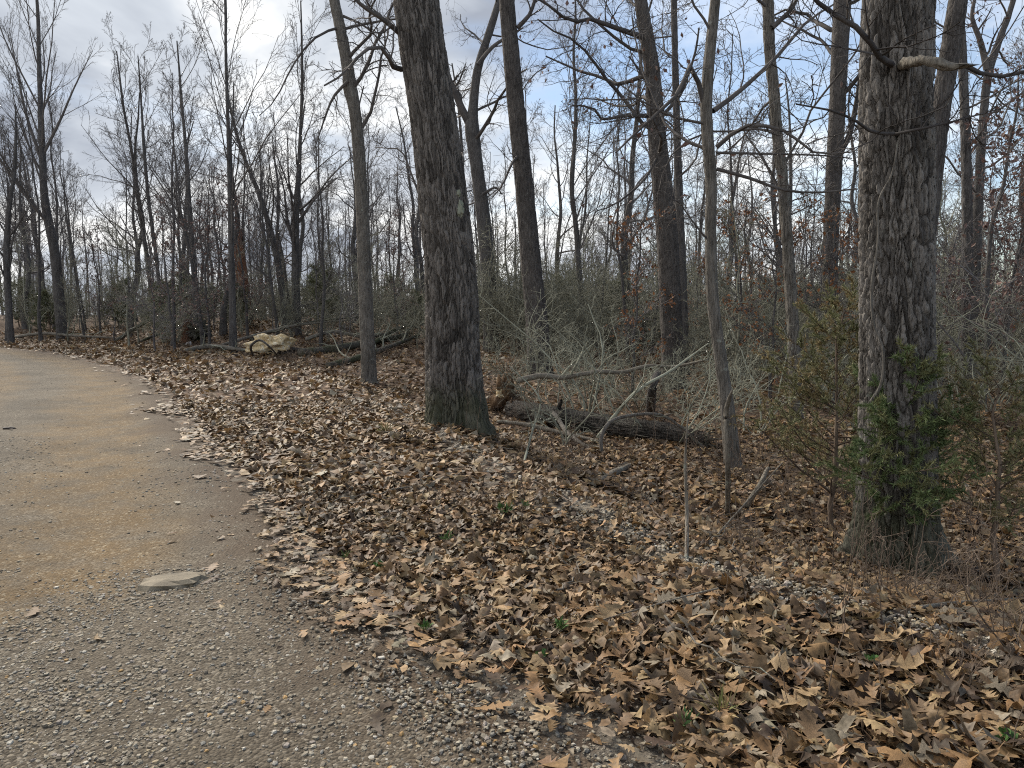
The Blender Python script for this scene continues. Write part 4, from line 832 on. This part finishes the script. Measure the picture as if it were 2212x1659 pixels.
for k, (lab, pp, rr_) in enumerate([
    ('long pale bare branch lying on the bank where the track bends', [(35, 710, .15), (95, 706, .3), (170, 713, .2), (260, 714, .1)], 0.06),
    ('leaning dead branch propped up the bank behind the brush', [(250, 716, .0), (300, 690, .6), (360, 662, 1.3), (410, 640, 1.9)], 0.07),
    ('dark dead pole lying along the bank beside the rotten stump', [(400, 742, .1), (455, 738, .2), (520, 742, .15), (560, 742, .1)], 0.07),
    ('dead branch sloping over the bank left of the rotten stump', [(300, 722, .1), (350, 712, .3), (400, 705, .55), (450, 700, .7)], 0.05),
    ('thin dead pole lying above the pale split trunk', [(480, 735, .2), (560, 728, .5), (640, 720, .7), (760, 712, .8)], 0.05),
    ('upper thin dead pole in the pile behind the pale split trunk', [(540, 728, .3), (620, 718, .6), (700, 712, .8), (770, 706, .9)], 0.045),
    ('crooked dead branch in the pile beyond the mossy grey log', [(660, 728, .3), (720, 722, .5), (790, 728, .4), (850, 722, .5)], 0.06),
    ('pale dead branch top behind the kinked slim tree', [(800, 735, .2), (850, 720, .5), (890, 712, .6), (925, 722, .4)], 0.07)]):
    pole_thing('fallen_branch', lab, 'fallen branch', [G(x, max(y, 712) + 22, u) for x, y, u in pp], [rr_ * 1.3, rr_ * 1.2, rr_, rr_ * 0.6], M['dead_wood'] if k % 2 == 0 else M['bark_mossy'], 10, M['twig_lichen'], 70 + k, None, 7, 0.32, levels=3)
for k, (lab, a_, b_, rr_) in enumerate([('old log lying far back in the open wood', (1230, 752), (1420, 748), 0.13), ('thin log lying in front of the far old log', (1215, 772), (1330, 770), 0.08)]):
    pole_thing('fallen_log', lab, 'log', [G(*a_, rr_ * .8), G((a_[0] + b_[0]) / 2, (a_[1] + b_[1]) / 2 + 1, rr_ * .8), G(*b_, rr_ * .7)], [rr_, rr_ * .95, rr_ * .8], M['bark_mossy'], 14, part='trunk')
# the vine on the platy tree
tb = at(1940, 1190, 5.6); vp = [(1948, 300), (1938, 370), (1918, 430), (1915, 520), (1905, 620), (1906, 700), (1918, 760), (1914, 830), (1895, 880)]
P = []
for x, y in vp:
    q = at(x, y, 5.3); P.append(q)
P = np.array(P); cx = at(1938, 600, 5.6)[0]; R0 = np.where(P[:, 2] > 0.6, 0.298, 0.318); dx = P[:, 0] - cx
P[:, 1] = 5.6 - np.sqrt(np.maximum(R0 ** 2 - dx ** 2, 0)) - 0.008
Q = resample(P, 60)
vr = thing('vine', 'thin grey vine climbing the thick platy trunk', 'vine', Q[-1]); obj('stem', MB().tube(Q - Q[-1], 0.011 * np.linspace(0.6, 1.1, 60), 8).mesh('stem', M['bark_grey']), vr)

# ------------------------------------------------------------------ stones
def rock(name, label, p, size, seed, col, rz=0, cat='stone', group=None, amp=0.3, f=1.5, sink=0.35):
    me = lumpy(name, (0, 0, size[2] * (1 - sink) * 0.5), size, seed, M['stone'], amp, f, 16, 9); me.polygons.foreach_set('use_smooth', np.zeros(len(me.polygons), bool))
    zz = np.zeros(len(me.vertices) * 3); me.vertices.foreach_get('co', zz); zz = zz.reshape(-1, 3); tp = zz[:, 2].max(); zz[:, 2] = np.where(zz[:, 2] > 0.62 * tp, 0.62 * tp + 0.18 * (zz[:, 2] - 0.62 * tp) + 0.05 * tp * np.sin(zz[:, 0] / size[0] * 3), zz[:, 2]); me.vertices.foreach_set('co', zz.ravel()); me.update()   # split flat on top
    c = np.tile(np.array(col + (1.0,), np.float32), (len(me.vertices), 1)); nz = fbm(np.arange(len(c)) * 0, 0, 0)
    co = np.zeros(len(c) * 3); me.vertices.foreach_get('co', co); co = co.reshape(-1, 3)
    k = fbm(co[:, 0] * 9, co[:, 1] * 9, co[:, 2] * 9, 4); c[:, :3] *= (1 + 1.1 * k)[:, None]
    a_ = me.attributes.new('tint', 'FLOAT_COLOR', 'POINT'); a_.data.foreach_set('color', c.ravel())
    o = obj(name, me); o.location = p; o.rotation_euler.z = rz; return tag(o, label, cat, group)
rock('rock', 'flat pale limestone rock half sunk in the gravel track', G(374, 1275, 0.022), (0.19, 0.10, 0.055), 58, (0.20, 0.168, 0.120), 0.12, amp=0.34, f=2.4)
rock('rock', 'small white stone on the bank below the rotten stump', G(408, 746, 0.02), (0.13, 0.1, 0.11), 33, (0.6, 0.57, 0.55))
rock('rock', 'white angular pebble on the bare soil by the leaf edge', G(824, 1432, 0.01), (0.018, 0.012, 0.012), 34, (0.55, 0.52, 0.46))
rock('rock', 'orange chert pebble on the gravel near the leaf edge', G(540, 1298, 0.012), (0.022, 0.016, 0.014), 35, (0.42, 0.18, 0.06))
rock('rock', 'yellow rounded pebble in the gravel', G(768, 1862 * 0.8652, 0.01), (0.02, 0.014, 0.012), 36, (0.42, 0.33, 0.14))
rock('rock', 'dark flat chert fragment on the clay wheel track', G(128, 912, 0.015), (0.07, 0.03, 0.02), 37, (0.06, 0.045, 0.04))
rock('rock', 'dark lump of bark on the left edge of the gravel', G(20, 932, 0.03), (0.08, 0.05, 0.03), 38, (0.05, 0.04, 0.035))
def gravel():
    g = np.random.default_rng(55); Xs, Ys, Sz, Cl = [], [], [], []
    PAL = np.array([(0.26, 0.228, 0.175), (0.19, 0.165, 0.127), (0.34, 0.305, 0.24), (0.135, 0.115, 0.088), (0.22, 0.21, 0.185), (0.33, 0.27, 0.18), (0.27, 0.235, 0.205), (0.36, 0.23, 0.10), (0.46, 0.43, 0.37)])
    PR = np.array([0.20, 0.22, 0.12, 0.16, 0.10, 0.07, 0.08, 0.015, 0.035])
    def zone(n, y0, y1, size, keep, lift=1.0):
        Y = np.sqrt(g.uniform(y0 ** 2, y1 ** 2, n)); X = Y * g.uniform(-0.95, 0.85, n)
        r, _ = sdist(ROAD, X, Y); s, _ = sdist(BERM, X, Y); k = g.random(n) < keep(X, Y, r, s)
        X, Y = X[k], Y[k]; Xs.append(X); Ys.append(Y); Sz.append(size[0] * (size[1] / size[0]) ** (g.random(len(X)) ** 1.6)); Cl.append(PAL[g.choice(len(PAL), len(X), p=PR / PR.sum())] * g.uniform(0.8, 1.15, len(X))[:, None] * lift)
    trk = lambda X, Y: np.exp(-(sdist(TRACK, X, Y)[0] / 0.5) ** 2)
    on = lambda X, Y, r, s: np.where(r < 0.12, (1 - 0.9 * np.clip(trk(X, Y), 0, 1)) * (0.35 + 0.65 * sm(fbm(X * 1.2, Y * 1.2), -0.15, 0.2)), np.exp(-np.maximum(r - 0.1, 0) / 0.55) * 0.75)
    zone(43000, 2.0, 4.3, (0.0045, 0.016), on)
    zone(13000, 4.3, 9, (0.007, 0.017), on)
    zone(1300, 9, 20, (0.010, 0.02), on)
    bk = lambda X, Y, r, s: np.exp(-((s + 0.03) / 0.2) ** 2) * sm(fbm(X * 0.9 + 5, Y * 0.9), -0.14, 0.04) * (r > 0.3)
    zone(56000, 2.5, 5.2, (0.007, 0.02), bk, 1.25); zone(36000, 5.2, 11, (0.011, 0.026), bk, 1.25)
    X, Y, S_, C = np.concatenate(Xs), np.concatenate(Ys), np.concatenate(Sz), np.concatenate(Cl); n = len(X)
    th = np.arange(5) * 2 * math.pi / 5
    T = np.concatenate([np.c_[np.cos(th), np.sin(th), np.full(5, -0.35)], np.c_[0.78 * np.cos(th + .3), 0.78 * np.sin(th + .3), np.full(5, 0.42)], [[0, 0, 0.62]]])
    V = T[None] * (1 + g.uniform(-0.28, 0.28, (n, 11, 3))) * np.stack([np.ones(n), g.uniform(0.55, 0.95, n), g.uniform(0.4, 0.8, n)], 1)[:, None] * S_[:, None, None]
    a = g.uniform(0, 6.28, n); c, s = np.cos(a)[:, None], np.sin(a)[:, None]; V = np.stack([V[..., 0] * c - V[..., 1] * s, V[..., 0] * s + V[..., 1] * c, V[..., 2] + V[..., 0] * g.uniform(-.3, .3, n)[:, None]], -1)
    r, _ = sdist(ROAD, X, Y)
    Z = terr(X, Y) + np.maximum(road_dz(X, Y, r), 0) + S_ * g.uniform(-0.05, 0.22, n)
    s_, _ = sdist(BERM, X, Y); Z = Z + np.where(r > 0.3, g.uniform(0, 0.03, n) * np.exp(-(s_ / 0.2) ** 2), 0)
    V = V + np.stack([X, Y, Z], 1)[:, None]
    k = np.arange(5); k2 = (k + 1) % 5; b = np.arange(n)[:, None, None] * 11
    Q = (b + np.stack([k, k2, 5 + k2, 5 + k], 1)[None]).reshape(-1, 4); Tr = (b + np.stack([5 + k, 5 + k2, np.full(5, 10)], 1)[None]).reshape(-1, 3)
    me = mesh_np('gravel', V.reshape(-1, 3), [Q, Tr], M['stone'], False, {'tint': np.repeat(C, 11, 0)})
    tag(obj('gravel', me), 'loose grey and tan crushed stone on the track and the berm', 'gravel', kind='stuff'); print('pebbles', n)
gravel()

# ------------------------------------------------------------------ leaf litter
def leaf_template(w_, sweep):
    n = len(w_); t = np.linspace(0, 1, n); w_ = np.array(w_); sw = np.array(sweep)
    return t, w_, sw
LOD = {0: leaf_template([.008, .010, .09, .06, .19, .075, .27, .085, .29, .10, .21, .09, .0], [0, 0, .02, 0, .05, 0, .07, 0, .08, 0, .08, .03, 0]),
       1: leaf_template([.01, .15, .07, .28, .10, .22, .0], [0, .04, 0, .07, 0, .08, 0]),
       2: leaf_template([.03, .29, .03], [0, 0.05, 0]),
       4: leaf_template([.26, .0], [0, 0]),
       3: leaf_template([.008, .10, .24, .27, .20, .10, .0], [0] * 7)}
LEAFCOL = {'tan': (0.325, 0.225, 0.120), 'orange': (0.285, 0.170, 0.078), 'brown': (0.19, 0.122, 0.066), 'dark': (0.085, 0.056, 0.035), 'grey': (0.24, 0.198, 0.142)}
LC = np.array(list(LEAFCOL.values())); LP = np.array([0.20, 0.17, 0.31, 0.19, 0.13])
def leaves(n, lod, size, g, curl=1.0, place=None):
    """n leaves as vertices (n,3k,3) about their own middle, plus faces; lying roughly flat"""
    t, w_, sw = LOD[lod]; k = len(t)
    jit = 1 + g.uniform(-0.22, 0.22, (n, k, 2)) if k > 3 else 1 + g.uniform(-.3, .3, (n, k, 2))
    wm = g.uniform(0.75, 1.15, n)[:, None]
    y = np.broadcast_to(t - 0.5, (n, k)); lx = -w_ * jit[..., 0] * wm; rx = w_ * jit[..., 1] * wm
    c1 = g.normal(0.35, 0.75, n)[:, None] * curl; c2 = g.normal(0.08, 0.28, n)[:, None] * curl; c3 = g.normal(0, 0.7, n)[:, None] * curl; c4 = g.normal(0, 0.09, n)[:, None] * curl; ph = g.uniform(0, 6.28, n)[:, None]
    bx = g.normal(0, 0.10, n)[:, None]
    def z(x, yy): return c1 * x * x * 1.6 + c2 * yy * yy * 1.6 + c3 * x * yy + c4 * np.sin(7 * yy + 4 * x + ph)
    mid = np.stack([bx * (4 * y * y), y, z(0 * y, y)], -1)
    le = np.stack([lx * 0.94 + bx * 4 * y * y, y + sw, z(lx, y + sw) + .04 * np.abs(lx)], -1); re = np.stack([rx * 0.94 + bx * 4 * y * y, y + sw, z(rx, y + sw) + .04 * rx], -1)
    V = np.stack([le, mid, re], 2).reshape(n, 3 * k, 3)
    ii = np.arange(k - 1) * 3
    q = np.concatenate([np.stack([ii, ii + 1, ii + 4, ii + 3], 1), np.stack([ii + 1, ii + 2, ii + 5, ii + 4], 1)])
    return V * size[:, None, None], q
def rot_leaves(V, g, tilt):
    n = len(V); yaw = g.uniform(0, 6.283, n); p = g.normal(0, tilt, n); r = g.normal(0, tilt, n); flip = np.where(g.random(n) < 0.5, 1, -1)
    V = V * np.stack([flip, np.ones(n), flip], 1)[:, None]
    def rx(V, a, i, j):
        c, s = np.cos(a)[:, None], np.sin(a)[:, None]; W = V.copy(); W[..., i] = V[..., i] * c - V[..., j] * s; W[..., j] = V[..., i] * s + V[..., j] * c; return W
    return rx(rx(rx(V, p, 1, 2), r, 0, 2), yaw, 0, 1)
def litter_density(X, Y):
    r, _ = sdist(ROAD, X, Y); s, _ = sdist(BERM, X, Y)
    edge = sm(r + 0.45 * fbm(X * 0.9 + 7, Y * 0.9, 0, 4) * 2 * np.clip(Y / 5, .5, .8), 0.02, 0.32)
    bare = 1 - 0.8 * np.exp(-((s + 0.03) / 0.17) ** 2) * sm(fbm(X * 0.9 + 5, Y * 0.9), -0.14, 0.04) * sm(13 - Y, 0, 3)
    patch = 0.55 + 0.45 * sm(fbm(X * 0.7, Y * 0.7 + 3), -0.3, 0.1)
    return np.clip(edge * bare * patch, 0, 1) + 0.07 * np.exp(np.minimum(r - 0.1, 0) / 0.22) * (r > -0.7) * (r < 0.4)
litter_mb = MB(); near_pool = []
def litter(lod, n, y0, y1, size, tilt, lift, half=0.92, pool=False):
    g = np.random.default_rng(400 + lod * 10 + int(y0)); Y = np.sqrt(g.uniform(y0 ** 2, y1 ** 2, n)); X = Y * g.uniform(-half, half, n)
    k = g.random(n) < litter_density(X, Y); X, Y = X[k], Y[k]; n = len(X)
    sz = size[0] + (size[1] - size[0]) * g.random(n) ** 1.5
    big = sm(X, -0.2, 1.6) * sm(4.5 - Y, 0, 1.5); sz = sz * (1 + 0.2 * big)
    V, q = leaves(n, lod, sz, g); V = rot_leaves(V, g, tilt)
    rq, _ = sdist(ROAD, X, Y); V[..., 2] *= np.where(rq < 0.25, 0.4, 1.0)[:, None]
    zmin = V[..., 2].min(1)
    Z = terr(X, Y) + lift * g.random(n) ** 1.3 - 0.55 * zmin
    r, _ = sdist(ROAD, X, Y); Z = np.where(r < 0.2, terr(X, Y) + 0.04 - zmin * 0.9, Z)
    W = V + np.stack([X, Y, Z], 1)[:, None]
    C = LC[g.choice(5, n, p=LP)] * g.uniform(0.6, 1.25, n)[:, None] * g.normal(1, 0.022, (n, 3)) * (1 + 0.22 * fbm(X * 0.8, Y * 0.8 + 11))[:, None]
    m = V.shape[1]; litter_mb.add(W.reshape(-1, 3), (np.arange(n)[:, None, None] * m + q[None]).reshape(-1, 4), (np.repeat(C, m, 0).reshape(n, -1, 3, 3) * np.array([1.06, 0.80, 1.02])[None, None, :, None]).reshape(-1, 3)); return n
ct = [litter(0, 8200, 1.7, 4.6, (0.075, 0.16), 0.22, 0.04), litter(3, 5200, 1.7, 4.6, (0.05, 0.11), 0.24, 0.04), litter(2, 9000, 1.7, 4.6, (0.02, 0.05), 0.3, 0.045), litter(1, 13000, 4.6, 6.3, (0.065, 0.14), 0.26, 0.045), litter(2, 46000, 6.3, 12.5, (0.075, 0.15), 0.28, 0.05), litter(2, 15000, 12.5, 20, (0.11, 0.20), 0.36, 0.06), litter(4, 50000, 20, 40, (0.14, 0.24), 0.4, 0.07)]
def crumbs():
    g = np.random.default_rng(66); n = 5200; Y = np.sqrt(g.uniform(1.7 ** 2, 5.5 ** 2, n)); X = Y * g.uniform(-0.5, 0.9, n); r, _ = sdist(ROAD, X, Y)
    k = g.random(n) < np.exp(-((r - 0.25) / 0.35) ** 2); X, Y, r = X[k], Y[k], r[k]; n = len(X)
    V, q = leaves(n, 2, g.uniform(0.015, 0.05, n), g); V = rot_leaves(V, g, 0.3); W = V + np.stack([X, Y, terr(X, Y) + 0.004 + 0.036 * sm(-r, -0.25, 0.3) - 0.5 * V[..., 2].min(1)], 1)[:, None]
    C = LC[g.choice(5, n, p=LP)] * g.uniform(0.6, 1.1, n)[:, None]; litter_mb.add(W.reshape(-1, 3), (np.arange(n)[:, None, None] * 9 + q[None]).reshape(-1, 4), np.repeat(C, 9, 0))
crumbs()
print('leaves', ct)
tag(obj('leaf_litter', litter_mb.mesh('leaf_litter', M['leaf'], True, 'tint')), 'dense brown carpet of fallen oak leaves over the forest floor', 'leaves', kind='stuff')
# single leaves: the largest ones in view are objects of their own
LLAB = {'tan': 'pale tan dry oak leaf on top of the foreground leaf litter', 'orange': 'orange-brown dry oak leaf on top of the foreground leaf litter', 'brown': 'mid-brown dry oak leaf on top of the foreground leaf litter',
        'grey': 'greyish weathered oak leaf on top of the foreground leaf litter'}
leaf_meshes = {}
g = np.random.default_rng(900)
for cname in LLAB:
    for v in range(9):
        V, q = leaves(1, 0, np.array([1.0]), g, 0.7); c = np.array(LEAFCOL[cname]) * g.uniform(0.75, 1.2)
        leaf_meshes[(cname, v)] = mesh_np('leaf', V[0], [q], M['leaf'], True, {'tint': np.tile(c[None] * np.array([1.06, 0.8, 1.02])[:, None], (V.shape[1] // 3, 1))})
for cname in LLAB:
    for v in range(3):
        V, q = leaves(1, 0, np.array([1.0]), g, 0.3); leaf_meshes[(cname + '_flat', v)] = mesh_np('leaf', V[0], [q], M['leaf'], False, {'tint': np.repeat(np.array(LEAFCOL[cname])[None], V.shape[1], 0)})
def single_leaf(x, y, size, cname, v, label, group=None, z=None, tilt=0.2, yaw=None):
    o = obj('fallen_leaf', leaf_meshes[(cname, v)]); o.scale = (size,) * 3
    o.rotation_euler = (random.gauss(0, tilt), random.gauss(0, tilt), random.random() * 6.28 if yaw is None else yaw)
    o.location = (x, y, (gz(x, y) + random.uniform(0.035, 0.06)) if z is None else z); return tag(o, label, 'leaf', group)
k = 0; names = list(LLAB)
while k < 280:
    Y = math.sqrt(random.uniform(1.9 ** 2, 4.4 ** 2)); X = Y * random.uniform(-0.25, 0.8)
    if litter_density(np.array([X]), np.array([Y]))[0] < random.uniform(0.35, 1): continue
    cn = random.choices(names, (4, 4, 3, 2))[0]
    single_leaf(X, Y, random.uniform(0.11, 0.19) * (1.0 + 0.2 * (X > 0.3)), cn, random.randrange(9), LLAB[cn], cn + ' leaves in the foreground litter'); k += 1
for px, py, s_, cn, v, lab in [(78, 1342, 0.13, 'brown', 1, 'curled brown leaf alone on the clay wheel track'), (212, 1404, 0.10, 'tan', 2, 'flat pale leaf alone on the gravel near the flat rock'), (802, 1485, 0.09, 'grey', 3, 'small folded grey leaf on the loose gravel'),
                               (1062, 1545, 0.17, 'orange', 4, 'orange-brown leaf alone on the bare gravelly soil'), (575, 1562, 0.07, 'orange', 5, 'small rusty leaf on the loose gravel'), (985, 1468, 0.12, 'brown', 6, 'brown leaf with curled lobes at the edge of the soil strip')]:
    q = G(px, py, 0.05 if px < 900 else 0.025); single_leaf(q[0], q[1], s_, cn + '_flat', v % 3, lab, None, q[2], 0.06)

LOGW = np.array([G(1108, 905, lr * 0.85), G(1200, 922, lr * 0.8), G(1330, 942, lr * 0.75), G(1440, 956, lr * 0.7)])
for i, tt in enumerate((0.4, 0.9, 1.3, 1.9, 2.2, 2.7)):
    q = LOGW[int(tt)] * (1 - tt % 1) + LOGW[int(tt) + 1] * (tt % 1); single_leaf(q[0], q[1] - 0.03, 0.11, names[i % 4], i, 'dry leaf caught on top of the dark furrowed log', 'leaves caught on the dark log', q[2] + 0.2 - 0.01 * tt, 0.2)
# ------------------------------------------------------------------ green sprigs, dry stems, twigs
def sprig(seed, h, n, cols, wdt):
    g = np.random.default_rng(seed); V, F, C = [], [], []
    for i in range(n):
        a = g.uniform(0, 6.28); tl = g.uniform(0.2, 1.1); d = np.array([math.sin(tl) * math.cos(a), math.sin(tl) * math.sin(a), math.cos(tl)]); sv = unit(np.cross(d, g.normal(size=3))); l = h * g.uniform(0.5, 1.1); b = g.normal(size=3) * 0.012; b[2] = -0.01
        k = len(V); V += [b - sv * wdt * .3, b + sv * wdt * .3, b + d * l * .6 + sv * wdt, b + d * l + np.array([0, 0, -0.2 * l * tl]), b + d * l * .6 - sv * wdt]; F.append([k, k + 1, k + 2, k + 4]); F.append([k + 4, k + 2, k + 3, k + 3]); C += [np.array(cols[g.integers(0, len(cols))]) * g.uniform(.8, 1.2)] * 5
    F4 = np.array([f for f in F if len(set(f)) == 4]); F3 = np.array([f[:3] for f in F if len(set(f)) == 3])
    return mesh_np('blades', np.array(V), [F4, F3], M['needle'], False, {'tint': np.array(C)})
GRN = [(0.06, 0.13, 0.03), (0.08, 0.15, 0.045), (0.05, 0.10, 0.03)]; STRAW = [(0.30, 0.24, 0.12), (0.24, 0.20, 0.09), (0.14, 0.15, 0.05)]
sm_ = [sprig(501, 0.07, 16, GRN, 0.006), sprig(502, 0.05, 12, GRN, 0.009), sprig(503, 0.09, 14, GRN, 0.005)]
for k, (px, py) in enumerate([(918, 1380), (1168, 1440), (1095, 1120), (1085, 1112), (820, 1240), (745, 1220), (1480, 1592), (2165, 1628), (1135, 1108), (1210, 1380), (1880, 1450), (965, 1180)]):
    q = G(px, py, 0.055); o = obj('green_sprig', sm_[k % 3]); o.location = q; o.rotation_euler.z = k * 1.3; o.scale = (0.75 + 0.35 * ((k * 7) % 5) / 4,) * 3
    tag(o, 'small fresh green weed sprig poking through the brown leaves', 'weed', 'green sprigs in the litter')
o = obj('grass_tuft', sprig(510, 0.2, 46, STRAW, 0.007)); o.location = G(835, 940, 0.02); tag(o, 'yellowish dry grass tuft on the berm at the stout oak', 'grass')
o = obj('grass_tuft', sprig(511, 0.14, 36, STRAW, 0.004)); o.location = G(1560, 1560, 0.03); tag(o, 'thin straw grass tuft in the foreground leaves', 'grass')
def stem_mesh(seed, h):
    g = np.random.default_rng(seed); n = 8; P = np.c_[np.cumsum(g.normal(size=(n, 2)) * 0.008, 0) * h * 2, np.linspace(-0.04, h, n)]; R = 0.0024 * np.linspace(1, 0.5, n); mb = MB().tube(P, R, 4)
    P1, R1, L1 = spawn(P[None], R[None], np.array([h]), 4, g, (20, 45), 0.22, 3, 0.1, 0.1, 0.4, 1, 0.6, 0.001); mb.tube(P1, R1, 3); return mb.mesh('stem', M['twig_brown'])
stm = [stem_mesh(601 + i, 0.36 + 0.11 * i) for i in range(5)]
k = 0
while k < 170:
    Y = math.sqrt(random.uniform(2.3 ** 2, 8.5 ** 2)); X = Y * random.uniform(-0.28, 0.75); r = sdist(ROAD, np.array([X]), np.array([Y]))[0][0]
    if r < 0.7 or random.random() > 0.16 + 0.84 * (X > 0.9): continue
    o = obj('dry_stem', stm[k % 5]); o.location = (X, Y, gz(X, Y)); o.rotation_euler = (random.gauss(0, 0.12), random.gauss(0, 0.12), random.random() * 6.28); o.scale = (random.uniform(0.7, 1.2),) * 3
    tag(o, 'thin dry weed stem standing up through the leaf litter', 'stem', 'dry stems in the litter'); k += 1
def twig_mesh(seed, l):
    g = np.random.default_rng(seed); n = 9; P = np.c_[np.linspace(-l / 2, l / 2, n), np.cumsum(g.normal(size=n)) * 0.03 * l, 0.006 + np.abs(g.normal(size=n)) * 0.012]; R = 0.0048 * np.linspace(1, 0.4, n); mb = MB().tube(P, R, 5)
    P1, R1, L1 = spawn(P[None], R[None], np.array([l]), 3, g, (25, 50), 0.3, 4, 0.1, 0.0, 0.3, 1, 0.6, 0.0015); P1[..., 2] = np.abs(P1[..., 2]) * 0.4 + 0.005; mb.tube(P1, R1, 3); return mb
twm = [twig_mesh(701 + i, 0.3 + 0.14 * i).mesh('twig', M['dead_wood'] if i % 2 else M['twig_brown']) for i in range(6)]
k = 0
while k < 90:
    Y = math.sqrt(random.uniform(2.6 ** 2, 14 ** 2)); X = Y * random.uniform(-0.4, 0.75); r = sdist(ROAD, np.array([X]), np.array([Y]))[0][0]
    if r < 0.5: continue
    o = obj('fallen_twig', twm[k % 6]); o.location = (X, Y, gz(X, Y) + 0.05); o.rotation_euler = (0, random.gauss(0, 0.08), random.random() * 6.28); o.scale = (random.uniform(0.7, 1.4),) * 3
    tag(o, 'thin fallen twig lying on the leaf litter', 'twig', 'fallen twigs on the litter'); k += 1
# prototypes that were never placed are taken out again
for d_, u_ in ((protos, first), (sh, used)):
    for kk, lst in d_.items():
        for i, pr in enumerate(lst):
            if (kk, i) not in u_:
                for ch in list(pr.children): bpy.data.objects.remove(ch)
                bpy.data.objects.remove(pr)
print('tris', sum(sum(len(p.vertices) - 2 for p in me.polygons) if len(me.polygons) < 1 else len(me.loops) - 2 * len(me.polygons) for me in bpy.data.meshes))
